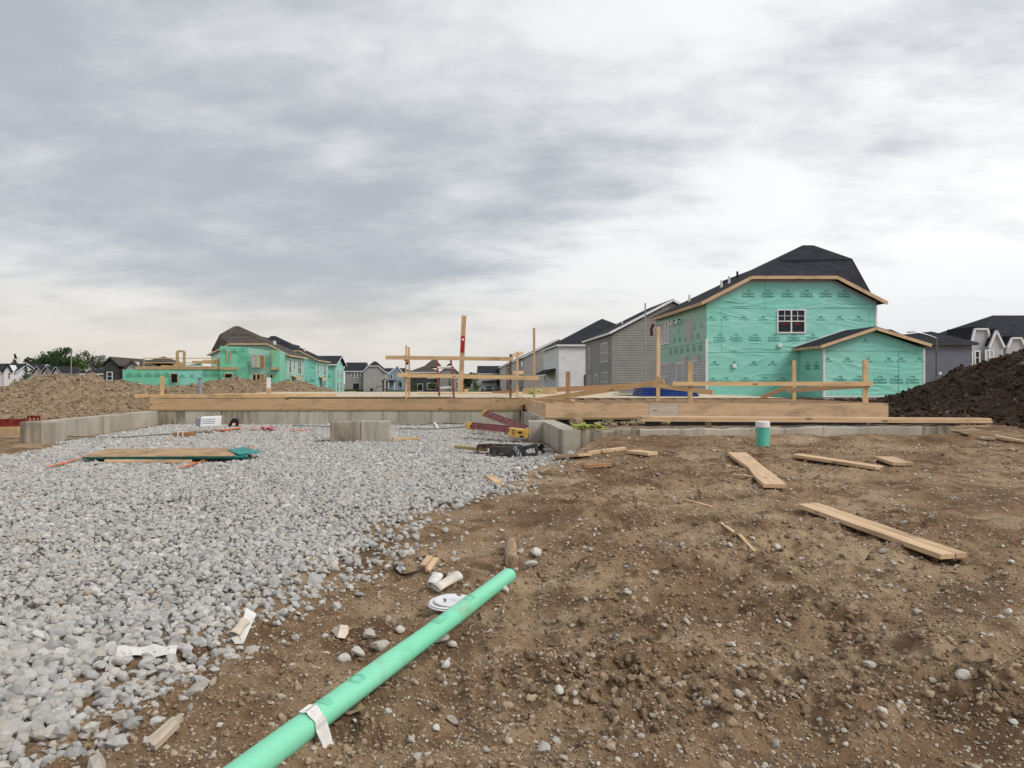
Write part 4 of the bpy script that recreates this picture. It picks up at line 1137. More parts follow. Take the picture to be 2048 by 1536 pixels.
for i in range(34):                                   # slack folds of the wrap along its laps
    zc = (1.72, 4.18)[i % 2]+r.uniform(.02, .55); u0 = r.uniform(.1, 7.6); L = r.uniform(.5, 1.8); sl = r.uniform(-.14, .14); k = MB()
    a, b = mpf(u0, zc, .010), mpf(u0+L, zc+sl, .010)
    if zc+max(sl, 0) > 5.0 or (3.7 < u0+L and u0 < 6.0 and 2.6 < zc < 4.5): continue
    m_ = a.lerp(b, .5)+Vector((0, -.012, r.uniform(-.03, .03))); k.tube([a, m_, b], [.004, .020, .004], 6); k.build('fold', M['wrap'], wa, smooth=True)
def sideu(px): return 13.94*FPX/(px-PX)-DA
for u in (1.0, 2.2, 3.4, 4.6, 5.8, 7.0): stamp(wa, PA2, mps(u, 2.05, .016), 'l'); 
for u in (.8, 2.0, 3.6, 5.2): stamp(wa, PB2, mps(u, 3.3, .016), 'l')
for u in (1.4, 2.6, 3.8, 5.0, 6.2): stamp(wa, PA2, mps(u, 2.75, .016), 'l', .8)
window(ha, mps, sideu(1339), sideu(1321), 2.65, 4.05, 3, True, None, .07, glass=M['glass_pale'])
k = MB(); bar(k, mps, sideu(1384), sideu(1372), 2.62, 3.85, .0, .03); k.build('blank_panel', M['grey_pale'], ha)
window(ha, mps, sideu(1338), sideu(1321), -.35, 1.25, 3, True, None, .07)
door(ha, mps, sideu(1368), sideu(1355), -.80, 1.20, M['glass_pale'])
window(ha, mps, sideu(1396), sideu(1389), .0, 1.25, 1, True, None, .06)
for px, zz in ((1369, 1.62), (1392, 1.68)):
    k = MB(); bar(k, mps, sideu(px+7), sideu(px-6), 1.25, 1.25+.36, .025, .04); k.build('flashing', M['tape'], ha)
for px in (1350.5, 1360):
    c = mps(sideu(px), 3.95, .16); k = MB(); k.tube([c, c+Vector((-.10, -.06, -.28))], [.09, .14], 10); fl = k.build('flood_light', M['white'], ha)
    MB().tube([c+Vector((.16, 0, .06)), c], .035, 8).build('bracket', M['black'], fl)
for px, py in ((1559.5, 691), (1468.5, 732)):
    c = P(px, py, DA-.06); MB().box(c.x-.11, c.x+.11, DA-.14, DA, c.z-.10, c.z+.10).build('outlet_box', M['white'], ha, bevel=.01)
for u, y in ((1.9, 3.0), (2.5, 3.4), (.9, 6.0), (3.3, 4.2)):
    z = 4.42+.514*(u+.4)+.1; q = Q(u, DA+y, z); MB().tube([q, q+Vector((0, 0, .45))], .07, 8).build('vent_pipe', M['white'] if u != 3.3 else M['black'], ra)
# loose vent hood and ducts hanging at the far eave corner
q = Q(-.25, DA+10.4, 4.1); MB().tube([q, q+Vector((-.15, 0, -.3)), q+Vector((-.1, .1, -.8))], .10, 8).build('hanging_duct', M['rust'], ha)
# side wing
dw = 39.2; x0, x1 = X(1648, dw), X(1848, dw); xm = (x0+x1)/2; zgw, zew, zpk = Z(794.5, dw), Z(697, dw), Z(660, dw)
polyW = [(x0, zgw), (x1, zgw), (x1, zew), (xm, zpk-.05), (x0, zew)]
k = MB(); k.slab([(u, dw, z) for u, z in polyW], (0, DA-dw-.01, 0)); wing = k.build('wing_wall', M['wrap'], ha)
mpw = face_map('f', dw); sheets(wing, mpw, polyW, [zgw, Z(702, dw), zpk], M['wrap'])
mpl = face_map('l', x0); sheets(wing, mpl, [(dw, zgw), (DA-.02, zgw), (DA-.02, zew), (dw, zew)], [zgw, zew], M['wrap'])
k = MB(); bar(k, mpw, X(1797, dw)-.012, X(1797, dw)+.012, zgw, Z(703, dw), .0, .0125); k.build('sheet_edge', M['seam'], wing)
T = Vector((0, 0, .12)); fy = dw-.35
rl, rr_, rp = Vector((X(1641, fy), fy, Z(694, fy))), Vector((X(1863, fy), fy, Z(691, fy))), Vector((X(1752, fy), fy, Z(657, fy)))
bk = Vector((0, DA-fy-.03, 0)); k = MB(); k.slab([rl, rp, rp+bk, rl+bk], T); k.slab([rp, rr_, rr_+bk, rp+bk], T); wr = k.build('wing_roof', M['roof_black'], ha)
for a, b in ((rl, rp), (rp, rr_), (rl, rl+bk)): board('fascia', a+Vector((0, -.02, 0)), b+Vector((0, -.02, 0)), .05, .16, M['fir'], ha)
k = MB(); k.beam(rl+bk+Vector((0, -.05, .16)), rp+bk+Vector((0, -.05, .16)), .04, .05); k.build('flashing', M['white'], wr)
for xx in (x0, x1):
    k = MB(); k.box(xx-.045, xx+.045, dw-.03, dw+.05, zgw, zew); k.build('corner_board', M['white'], wing)
k = MB(); k.box(x0+.05, x1-.05, dw-.025, dw, zgw, zgw+.06); k.build('base_strip', M['white'], wing)
k = MB(); k.box(x0-.0, x1, dw+.02, DA, zgw-.5, zgw); k.build('footing', M['concrete'], ha)
for px in (1656, 1696, 1737, 1778, 1803, 1840): stamp(wing, PB, P(px, 719, dw-.016), s=.95)
for px in (1680, 1718, 1760, 1793, 1825): stamp(wing, PA, P(px, 760, dw-.016))
stamp(wing, PB, P(1731, 682, dw-.016), s=.8)
for yy in (40.0, 41.0): stamp(wing, PA, (x0-.016, yy, Z(732, 40.3)), 'l'); stamp(wing, PA, (x0-.016, yy, Z(770, 40.3)), 'l', .8)

# ------------------------------------------------------------------ the row of sided houses left of it
zG = lambda y, x: float(EYE+base_h(x, y))-.3
hb, rb = house('grey sided two storey house beside the green wrapped house', 13.9, 24.6, 67.3, 81.3, zG(67, 14), EYE+4.36, 'gyh', M['grey'], M['roof_black'], pitch=.52, course=.225)
mp = face_map('l', 13.9); un = lambda px: 13.9*FPX/(px-PX)
window(hb, mp, un(1215.5), un(1203), EYE+2.05, EYE+3.7, 3, True, None, .08, glass=M['glass_pale'])
window(hb, mp, un(1181), un(1177), EYE+1.6, EYE+3.6, 1, True, None, .07, glass=M['glass_pale'])
window(hb, mp, un(1215.5), un(1203.5), EYE-.75, EYE+.95, 3, True, (2, 2), .08)
door(hb, mp, un(1196), un(1190), EYE-1.0, EYE+.8, M['glass_pale']); window(hb, mp, un(1181), un(1178), EYE-.7, EYE+.7, 1, True, None, .06, glass=M['glass_pale'])
vents(hb, rb, [(15.6, 71, EYE+5.45), (16.2, 76, EYE+5.75)])
dc = MB().tube([P(1290, 790, 64), P(1290.5, 606, 64)], .06, 8).build('mast_pole', M['steelpost']); tag(dc, 'thin tall grey mast standing before the grey sided house', 'pole')
hc, rc = house('white sided house with hipped black roof between grey houses', 12.2, 25.0, 90, 106, zG(90, 12), EYE+4.42, 'hip', M['whitesiding'], M['roof_black'], pitch=.54, course=.15)
mp = face_map('l', 12.2); un = lambda px: 12.2*FPX/(px-PX)
for a, b, z0, z1 in ((1097, 1091.5, 2.3, 4.0), (1104, 1101, 2.9, 4.1), (1114, 1111, 2.3, 3.9)): window(hc, mp, un(a), un(b), EYE+z0, EYE+z1, 1, True, None, .08)
k = MB(); a, b = un(1112), un(1086); k.slab([(12.2, a, EYE+1.75), (12.2, b, EYE+1.75), (10.9, b, EYE+1.05), (10.9, a, EYE+1.05)], (0, 0, .1)); pr = k.build('porch_roof', M['roof_black'], hc)
k = MB(); k.beam((10.92, a, EYE+1.0), (10.92, b, EYE+1.0), .06, .16); k.build('fascia', M['white'], pr)
for yy in (a+.3, b-.3):
    k = MB(); pts = [Vector((12.2-1.15*math.sin(t), yy, EYE+.1+.85*(1-math.cos(t)))) for t in np.linspace(0, math.pi/2, 7)]; k.tube(pts, .06, 6); k.build('bracket', M['white'], pr)
window(hc, mp, un(1095), un(1091.5), EYE-1.3, EYE+.7, 1, False, None, .09); door(hc, mp, un(1110), un(1107), EYE-1.3, EYE+.7, M['glass'])
k = MB(); k.box(15.2, 15.9, 89.9, 90.02, EYE-1.2, EYE+1.0); k.build('meter_cabinet', M['black'], hc)
vents(hc, rc, [(15, 97, EYE+6.1), (16, 98, EYE+6.5)])
hd, rd = house('beige grey house with white fascia beyond the white house', 11.5, 23.5, 130, 144, zG(130, 11), EYE+4.3, 'gyh', M['grey_mid'], M['roof_black'], pitch=.5)
mp = face_map('l', 11.5); un = lambda px: 11.5*FPX/(px-PX)
for a, b, z0, z1 in ((1046, 1042, 2.2, 3.8), (1040, 1038, 1.2, 2.6)): window(hd, mp, un(a), un(b), EYE+z0, EYE+z1, 1, True, None, .09)
door(hd, mp, un(1044), un(1041), EYE-1.9, EYE+.2, M['glass'])
he, re_ = house('grey house half hidden behind the beige one, second from the end', 11.4, 23, 162, 176, zG(160, 11), EYE+4.1, 'gyh', M['grey'], M['roof_black'], pitch=.5)
mp = face_map('l', 11.4); un = lambda px: 11.4*FPX/(px-PX)
window(he, mp, un(1019.5), un(1017), EYE+1.8, EYE+3.4, 1, True, None, .1); door(he, mp, un(1018), un(1015.5), EYE-2, EYE+.2, M['glass'])
hf, rf_ = house('farthest grey house at the end of the right hand row', 11.2, 22, 196, 209, zG(196, 11), EYE+3.9, 'gyh', M['grey_mid'], M['roof_black'], pitch=.5)
mp = face_map('l', 11.2); window(hf, mp, 198.5, 200.5, EYE+1.8, EYE+3.2, 2, True, None, .1)

# ------------------------------------------------------------------ left green row
def dress(h, wall, mpf_, mps_, Q_, d, dz, roofx, n):
    polyx = [(0, -2), (9.5, -2), (9.5, 4.46), (7.12, 5.72), (2.38, 5.72), (0, 4.46)]
    for (a, b, z0, z1, c) in ((1.0, 2.0, 2.3, 4.0, 1), (3.4, 4.2, 2.8, 4.0, 1), (6.2, 8.2, 2.2, 4.0, 2)): window(h, mps_, a, b, z0, z1, c, True, None, .11)
    window(h, mps_, 6.0, 8.0, -.5, 1.4, 2, True, None, .11); door(h, mps_, 3.4, 4.5, -.9, 1.3, M['glass'])
    k = MB(); k.slab([Q_(0, d+2.4, 1.9), Q_(0, d+5.2, 1.9), Q_(-1.1, d+5.2, 1.45), Q_(-1.1, d+2.4, 1.45)], (0, 0, .1)); k.build('porch_roof', M['osb'], h)
    for y in (3.0, 3.8):
        q = Q_(2.4, d+y, 4.42+.514*2.8+.1); MB().tube([q, q+Vector((0, 0, .5))], .10, 6).build('vent_pipe', M['white'], roofx)
    for i in range(n):
        stamp(wall, PA, mps_(1+i*1.9, .0, .02), 'r', 1.2); stamp(wall, PA, mps_(1.6+i*1.9, 1.9, .02), 'r', 1.2)
        stamp(wall, PB, mpf_(.6+i*1.6, 3.4, .02), 'f', 1.3); stamp(wall, PA, mpf_(.6+i*1.6, 1.4, .02), 'f', 1.2); stamp(wall, PA, mpf_(.9+i*1.6, .1, .02), 'f', 1.2)
hg, wg, rg, pg, mg1, mg2, Qg = wrap_house('pale green wrapped house with brown clipped gable roof on the left', -21.3, -1, 93.8, -1.0, -2.0, M['roof_brown'], M['wrap_pale'], M['wrap_pale'])
dress(hg, wg, mg1, mg2, Qg, 93.8, -1, rg, 5)
hh, wh, rh, ph, mh1, mh2, Qh = wrap_house('green wrapped house with black roof, second in the left row', -21.5, -1, 114, -1.0, -2.0, M['roof_black'], M['wrap'], M['wrap_pale'])
dress(hh, wh, mh1, mh2, Qh, 114, -1, rh, 5)
hi, ri = house('third green wrapped house of the left row with its gable facing right', -31, -21.8, 133, 144, EYE-2.2, EYE+3.15, 'gx', M['wrap'], M['roof_black'], M['white'], pitch=.28, oh=.5)
mp = face_map('r', -21.8)
for y in (135.5, 139.5):
    window(hi, mp, y, y+1.6, EYE+.9, EYE+2.4, 1, True, None, .1); window(hi, mp, y, y+1.6, EYE-1.4, EYE+.2, 1, True, None, .1)
for i in range(3):
    stamp(hi, PA, (-22.9-i*1.3, 132.98, EYE+1.2), 'f', 1.3); stamp(hi, PA, (-22.9-i*1.3, 132.98, EYE-1.0), 'f', 1.3)
MB().box(-21.95, -21.55, 132.9, 133.2, EYE-2.2, EYE+3.1).build('corner_board', M['wrap_pale'], hi)

# house being framed, in front of them
DK = 82.0; zk = EYE-2.0
hk = thing('framed_house', 'half built house with green wrapped walls and strand board band behind the soil pile', 'house', (X(400, DK), DK+3, zk))
segs = [(245, 342, 739, 'wrap_bright', 0), (342, 406, 739, 'wrap', .05), (406, 441, 739, 'wrap_bright', .1)]
for a, b, yt, mt, o in segs:
    MB().box(X(a, DK), X(b, DK)-.01, DK+o, DK+4, zk, Z(yt, DK)).build('wing_wall', M[mt], hk)
MB().box(X(271, DK), X(441, DK), DK-.06, DK+4, Z(738.8, DK), Z(732.5, DK)).build('floor_band', M['osb'], hk)
up = [(441.5, 476, 692, 693.5, 'wrap_bright', -.3), (476, 496, 693.5, 695, 'wrap_bright', .0), (496, 543, 695, 702, 'wrap_pale', .15), (543, 560, 700, 702, 'wrap_bright', -.1)]
for a, b, y0, y1, mt, o in up:
    MB().slab([(X(a, DK), DK+o, zk), (X(b, DK)-.01, DK+o, zk), (X(b, DK)-.01, DK+o, Z(y1, DK)), (X(a, DK), DK+o, Z(y0, DK))], (0, 2.5, 0)).build('upper_wall', M[mt], hk)
for a, b in ((441.5, 477), (543, 560)): MB().box(X(a, DK), X(b, DK), DK-.42, DK-.2, Z(740, DK), Z(734, DK)).build('floor_band', M['osb'], hk)
mk = face_map('f', DK-.32)
def opening(a, b, yt, yb, mat=M['void'], o=0.0):
    k = MB(); bar(k, mk, X(a, DK), X(b, DK), Z(yb, DK), Z(yt, DK), o, o+.03); w = k.build('opening', mat, hk)
    j = MB(); bar(j, mk, X(a, DK)-.07, X(a, DK), Z(yb, DK), Z(yt, DK), o, o+.06); bar(j, mk, X(b, DK), X(b, DK)+.07, Z(yb, DK), Z(yt, DK), o, o+.06); bar(j, mk, X(a, DK)-.07, X(b, DK)+.07, Z(yt, DK), Z(yt, DK)+.07, o, o+.06); j.build('stud_frame', M['spf'], w)
opening(452, 466, 748, 755); opening(508, 513, 749, 762); opening(516, 521, 749, 762); opening(523, 529.5, 749, 762, M['brownwood']); opening(542, 547, 749, 756)
opening(506, 513, 711, 735, M['grey_pale']); opening(516, 521, 712, 735, M['wrap_pale']); opening(523, 529.5, 712, 736, M['brownwood'])
opening(345, 357, 748, 765)
for a in (457, 463, 545, 550): board('stud', (X(a, DK), DK-.44, Z(724, DK)), (X(a, DK), DK-.44, Z(700, DK)), .09, .04, M['spf'], hk, up=(0, 1, 0))
for i, px in enumerate((259, 277, 296, 315, 333)): stamp(hk, PA, (X(px, DK), DK-.02, Z(750, DK)), 'f', 1.25)
for px in (365, 384): stamp(hk, PB, (X(px, DK), DK-.0, Z(752, DK)), 'f', 1.3)
for px in (410, 427): stamp(hk, PA, (X(px, DK), DK-.0, Z(748, DK)), 'f', 1.25)
for px, py in ((449, 703), (470, 703), (486, 700), (487, 715), (486, 738), (500, 714), (535, 714), (500, 727), (536, 727), (501, 745), (536, 745), (548, 745), (449, 750), (472, 748)): stamp(hk, PA, (X(px, DK), DK-.33, Z(py, DK)), 'f', 1.1)
for px in (287, 356, 434): board('rail_post', (X(px, DK), DK+.1, Z(734, DK)), (X(px, DK), DK+.1, Z(715, DK)), .09, .06, M['spf'], hk, up=(0, 1, 0))
for py in (716.5, 725.5): board('rail', (X(287, DK), DK+.05, Z(py, DK)), (X(441, DK), DK+.05, Z(py, DK)), .09, .04, M['spf'], hk, up=(0, 1, 0))
k = MB(); c = X(361, DK); a0 = []
for i in range(9):
    t = math.pi*i/8
    a0.append((c-.5*math.cos(t), Z(705, DK)+.25*math.sin(t)))
k.slab([(c-.52, DK, Z(733, DK)), (c-.22, DK, Z(733, DK)), (c-.22, DK, Z(704, DK)), (c-.52, DK, Z(704, DK))], (0, .15, 0)); k.slab([(c+.24, DK, Z(733, DK)), (c+.52, DK, Z(733, DK)), (c+.52, DK, Z(704, DK)), (c+.24, DK, Z(704, DK))], (0, .15, 0))
k.slab([(c-.52, DK+.01, Z(704.5, DK)), (c+.52, DK+.01, Z(704.5, DK)), (c+.42, DK+.01, Z(701.5, DK)), (c, DK+.01, Z(700, DK)), (c-.42, DK+.01, Z(701.5, DK))], (0, .13, 0)); k.slab([(c-.22, DK+.01, Z(733, DK)), (c+.24, DK+.01, Z(733, DK)), (c+.24, DK+.01, Z(725, DK)), (c-.22, DK+.01, Z(725, DK))], (0, .13, 0))
k.build('arched_frame', M['osb'], hk)
for i, (a, b, py) in enumerate(((378, 432, 722.5), (378, 436, 725), (398, 438, 720), (313, 344, 731))): board('stacked_board', (X(a, DK), DK+1+.1*i, Z(py, DK)), (X(b, DK), DK+1+.1*i, Z(py+1, DK)), .14, .14, M['spf'], hk)
MB().slab([P(366, 731, DK+.8), P(398, 727, DK+.8), P(402, 731, DK+.8)], (0, .6, .0)).build('sheet_bundle', M['tealedge'], hk)
MB().box(X(417, DK), X(434, DK), DK+3.0, DK+3.4, Z(733, DK), Z(714, DK)).build('inner_wall', M['osb'], hk)

# ------------------------------------------------------------------ far houses in the middle
zf = lambda y: EYE-2.25
def far_windows(h, y, rects, cols=1, glass=None):
    mp = face_map('f', y)
    for a, b, t, bt in rects: window(h, mp, X(a, y), X(b, y), Z(bt, y), Z(t, y), cols, True, None, .12, glass=glass)
d = 190; hl, rl_ = house('grey house with black roof and triple window right of the green row', X(690, d), X(728, d), d, d+9, Z(783, d), Z(743.5, d), 'gx', M['grey'], M['roof_black'], pitch=.47)
far_windows(hl, d, [(704, 708, 746.5, 754)]+[(710, 714, 746.5, 754), (716, 720, 746.5, 754)])
k = MB(); bar(k, face_map('f', d), X(706.5, d), X(718, d), Z(778, d), Z(767, d), .0, .05); k.build('patio_door', M['glass'], hl)
k = MB(); k.box(X(694, d), X(726, d), d-2.5, d-.1, Z(782, d), Z(778.5, d)); k.build('patio_hedge', M['leaf_dark'], hl)
d = 189; hl2, rx = house('pale grey clipped gable wing with white fascia beside the triple window house', X(727, d), X(768, d), d, d+10, Z(783, d), Z(745, d), 'gyh', M['grey_lt'], M['roof_black'], pitch=.92, cut=1.15)
far_windows(hl2, d, [(737.5, 740, 765, 771)])
MB().box(X(742, d), X(746, d), d-.9, d-.1, Z(782.5, d), Z(776, d)).build('air_conditioner', M['black'], hl2)
d = 215; hm, rm = house('pale blue house with a front gable and white porch in the middle distance', X(768, d), X(815, d), d+1, d+11, Z(780, d), Z(749.5, d), 'gx', M['blue_lt'], M['roof_black'], pitch=.34)
k = MB(); a, b, c = X(774, d), X(808, d), X(795, d); k.slab([(a, d, Z(780, d)), (b, d, Z(780, d)), (b, d, Z(750, d)), (c, d, Z(733, d)), (a, d, Z(750, d))], (0, 2, 0)); gw = k.build('gable_wall', M['blue_lt'], hm)
k = MB(); k.beam((a, d-.1, Z(750, d)), (c, d-.1, Z(732, d)), .2, .3); k.beam((c, d-.1, Z(732, d)), (b, d-.1, Z(750, d)), .2, .3); k.build('fascia', M['white'], gw)
far_windows(hm, d, [(781, 785, 750, 757), (794, 797.5, 755, 758), (801, 804.5, 755, 758), (800.5, 804.5, 766, 775)])
k = MB(); k.box(X(776, d), X(792, d), d-1.6, d-.05, Z(763, d), Z(760.5, d)); pp = k.build('porch_roof', M['roof_black'], hm)
for px in (778, 790): MB().box(X(px, d)-.12, X(px, d)+.12, d-1.5, d-1.26, Z(779, d), Z(763, d)).build('porch_column', M['white'], pp)
d = 180; hn, rn = house('charcoal house with brown hipped roof behind the left guard rail', X(818, d), X(880, d), d+.5, d+12, Z(784, d), Z(745.5, d), 'hip', M['charcoal'], M['roof_brown'], M['white'], pitch=.40)
far_windows(hn, d+.5, [(855, 862.5, 766.5, 778), (863.5, 871.5, 766.5, 778), (855, 872, 751.5, 756)])
door(hn, face_map('f', d+.5), X(835.5, d), X(845, d), Z(782, d), Z(768, d), M['glass'])
k = MB(); c = [Vector((X(845, d), d+3.5, Z(733, d))), Vector((X(884, d), d+3.5, Z(733, d))), Vector((X(884, d), d+11, Z(733, d))), Vector((X(845, d), d+11, Z(733, d)))]; t0, t1 = Vector((X(862, d), d+7, Z(718, d))), Vector((X(871, d), d+7, Z(718, d)))
k.slab([c[0], c[1], t1, t0], (0, 0, -.2)); k.slab([c[2], c[3], t0, t1], (0, 0, -.2)); k.slab([c[0], c[3], t0], (0, 0, -.2)); k.slab([c[1], c[2], t1], (0, 0, -.2)); k.build('upper_roof', M['roof_brown'], hn)
d = 178; hn2, rx = house('grey clipped gable wing right of the charcoal house', X(880, d), X(917, d), d, d+12, Z(784, d), Z(747, d), 'gyh', M['grey'], M['roof_black'], pitch=.9, cut=1.1)
far_windows(hn2, d, [(912.5, 915.5, 764, 777)])
d = 200; ho, ro = house('pale house with double white garage door in the far middle', X(958, d), X(1004, d), d, d+10, Z(783, d), Z(748.5, d), 'gx', M['grey_pale'], M['roof_black'], pitch=.40)
far_windows(ho, d, [(972, 975.5, 757, 759.5), (978, 981.5, 757, 759.5)])
mp = face_map('f', d); k = MB(); bar(k, mp, X(967, d), X(992.5, d), Z(782.5, d), Z(770, d), .0, .06); gd = k.build('garage_door', M['white'], ho)
for i in range(4): k = MB(); bar(k, mp, X(968.5+i*6, d), X(973+i*6, d), Z(773.4, d), Z(771.5, d), .06, .08); k.build('pane', M['glass'], gd)
for i in range(1, 4): k = MB(); bar(k, mp, X(967.2, d), X(992.3, d), Z(770+i*3.1, d)-.02, Z(770+i*3.1, d)+.02, .058, .065); k.build('panel_joint', M['grey_lt'], gd)
k = MB(); k.box(X(964, d), X(1000, d), d-1.2, d-.07, Z(763.5, d), Z(761.5, d)); k.build('canopy', M['roof_black'], ho)
k = MB(); k.box(X(993.5, d), X(1003, d), d-.3, d, Z(782, d), Z(757, d)); k.build('dark_bay', M['charcoal'], ho)
d = 260; house('low brown roofed house far behind the young trees', X(935, d), X(962, d), d, d+9, Z(780, d), Z(751, d), 'hip', M['grey_mid'], M['roof_brown'], pitch=.3)

# ------------------------------------------------------------------ far left
d = 170; hp, rp_ = house('white house with steep front gable at the left edge', X(-40, d), X(25, d), d+1, d+10, Z(772, d), Z(745.5, d), 'gx', M['whitesiding'], M['roof_black'], pitch=.42)
k = MB(); a, b, c = X(9, d), X(24, d), X(17.5, d); k.slab([(a, d-.3, Z(772, d)), (b, d-.3, Z(772, d)), (b, d-.3, Z(744, d)), (c, d-.3, Z(730, d)), (a, d-.3, Z(744, d))], (0, 3, 0)); gw = k.build('gable_wall', M['white'], hp)
k = MB(); k.beam((a-.3, d-.4, Z(745, d)), (c, d-.4, Z(728.5, d)), .5, .3); k.beam((c, d-.4, Z(728.5, d)), (b+.3, d-.4, Z(745, d)), .5, .3); k.build('gable_roof', M['roof_black'], gw)
far_windows(hp, d-.3, [(17, 20, 746, 757)])
d = 176; hq, rq = house('grey house with dark roof right of the white gable house', X(25, d), X(66, d), d, d+11, Z(772, d), Z(747, d), 'gx', M['grey_pale'], M['roof_black'], pitch=.37)
d = 172; hr, rr2 = house('pale grey house with tall narrow gable and dark roof behind the left pile', X(66, d), X(84, d), d, d+9, Z(772, d), Z(748, d), 'gy', M['grey_lt'], M['roof_black'], M['grey_pale'], pitch=1.25, fh=.12)
far_windows(hr, d, [(72, 75, 753, 759)])
d = 168; hs, rs = house('small grey house with a pale front gable, left of the dark trees', X(86, d), X(101, d), d, d+9, Z(770, d), Z(747.5, d), 'gy', M['grey_pale'], M['roof_black'], M['grey_pale'], pitch=1.35, fh=.12)
far_windows(hs, d, [(91.5, 94.5, 749, 757)])
d = 166; ht, rt = house('small grey house with twin windows next to the dark trees', X(105, d), X(121, d), d, d+9, Z(770, d), Z(748.5, d), 'gy', M['grey_pale'], M['roof_black'], M['grey_pale'], pitch=1.3, fh=.12)
far_windows(ht, d, [(110, 113, 750.5, 756), (114.5, 117.5, 750.5, 756)])
d = 150; hu, ru = house('low house with dark roof below the street lamp on the left', X(164, d), X(206, d), d, d+10, Z(775, d), Z(749, d), 'hip', M['grey_mid'], M['roof_black'], pitch=.42)
d = 120; hv, rv = house('charcoal house with brown gabled roof left of the half built house', X(207, d), X(236, d), d, d+12, Z(775, d), Z(733, d), 'gy', M['charcoal'], M['roof_brown'], M['charcoal'], pitch=.95, oh=.3)
far_windows(hv, d, [(215, 224, 745, 760)])
hv2, rv2 = house('brown roofed main block of the charcoal house', X(236, d+2), X(300, d+2), d+2, d+15, Z(775, d), Z(733, d), 'hip', M['charcoal'], M['roof_brown'], M['charcoal'], pitch=.36, oh=.4)
k = MB(); a, b, c = X(249, d), X(274, d), X(262, d); k.slab([(a, d+.5, Z(775, d)), (b, d+.5, Z(775, d)), (b, d+.5, Z(736, d)), (c, d+.5, Z(723, d)), (a, d+.5, Z(736, d))], (0, 3, 0)); gw = k.build('gable_wall', M['grey_pale'], hv2)
k = MB(); k.beam((a-.3, d+.4, Z(738, d)), (c, d+.4, Z(721.5, d)), .6, .25); k.beam((c, d+.4, Z(721.5, d)), (b+.3, d+.4, Z(738, d)), .6, .25); k.build('gable_roof', M['roof_brown'], gw)
k = MB(); c = Vector((X(284, d), d+9, Z(709, d))); w4 = [Vector((X(262, d), d+4, Z(722, d))), Vector((X(306, d), d+4, Z(722, d))), Vector((X(306, d), d+14, Z(722, d))), Vector((X(262, d), d+14, Z(722, d)))]
for i in range(4): k.slab([w4[i], w4[(i+1) % 4], c], (0, 0, -.2))
k.build('upper_roof', M['roof_brown'], hv2)

# ------------------------------------------------------------------ far right
d = 66; hw, rw = house('blue grey sided house behind the street lamp at the right', X(1845, d), X(1942, d), d, d+13, Z(800, d), Z(690, d), 'hip', M['bluegrey'], M['roof_black'], M['charcoal'], pitch=.45, course=.16, oh=.4)
hw2, rw2 = house('lower blue grey wing of the house behind the green garage', X(1770, d+3), X(1850, d+3), d+4, d+14, Z(800, d), Z(690, d), 'gx', M['bluegrey'], M['roof_black'], M['charcoal'], pitch=.34)
d = 74; hx, rx2 = house('light grey house with white trimmed gables above the dark soil heap', X(1945, d), X(2560, d), d, d+14, Z(795, d), Z(692, d), 'hip', M['grey_lt'], M['roof_black'], pitch=.47, oh=.35)
def bay(a, b, c, zt, yo, deep, cut=None):
    k = MB(); e = Z(697, d); pk = Z(zt, d)
    pts = [(X(a, d), d-yo, Z(795, d)), (X(b, d), d-yo, Z(795, d)), (X(b, d), d-yo, e), (X(c, d), d-yo, pk), (X(a, d), d-yo, e)]
    if cut: pts = pts[:3]+[(X(b-cut, d), d-yo, pk), (X(a+cut, d), d-yo, pk)]+pts[4:]
    k.slab(pts, (0, deep, 0)); w = k.build('gable_wall', M['grey_pale'], hx)
    tops = pts[2:]
    k = MB()
    for p, q in zip(tops[:-1], tops[1:]): k.beam(Vector(p)+Vector((0, -.12, .05)), Vector(q)+Vector((0, -.12, .05)), .2, .17)
    k.build('fascia', M['white'], w)
    k = MB()
    for p, q in zip(tops[:-1], tops[1:]): k.slab([Vector(p)+Vector((0, 0, .19)), Vector(q)+Vector((0, 0, .19)), Vector(q)+Vector((0, deep+1, .19)), Vector(p)+Vector((0, deep+1, .19))], (0, 0, .1))
    k.build('gable_roof', M['roof_black'], w); return w
bay(1932, 1975, 1958, 660, .5, 3, 9); bay(1962, 1992, 1976, 664, 1.0, 3); bay(2004, 2040, 2024, 678, .6, 3, 9)
far_windows(hx, d-1.1, [(1936.5, 1943, 705.5, 727)]); far_windows(hx, d-1.1, [(1951, 1957.5, 703.5, 727)]); far_windows(hx, d-1.1, [(1972, 1985, 702, 725)], 2, M['glass_pale'])
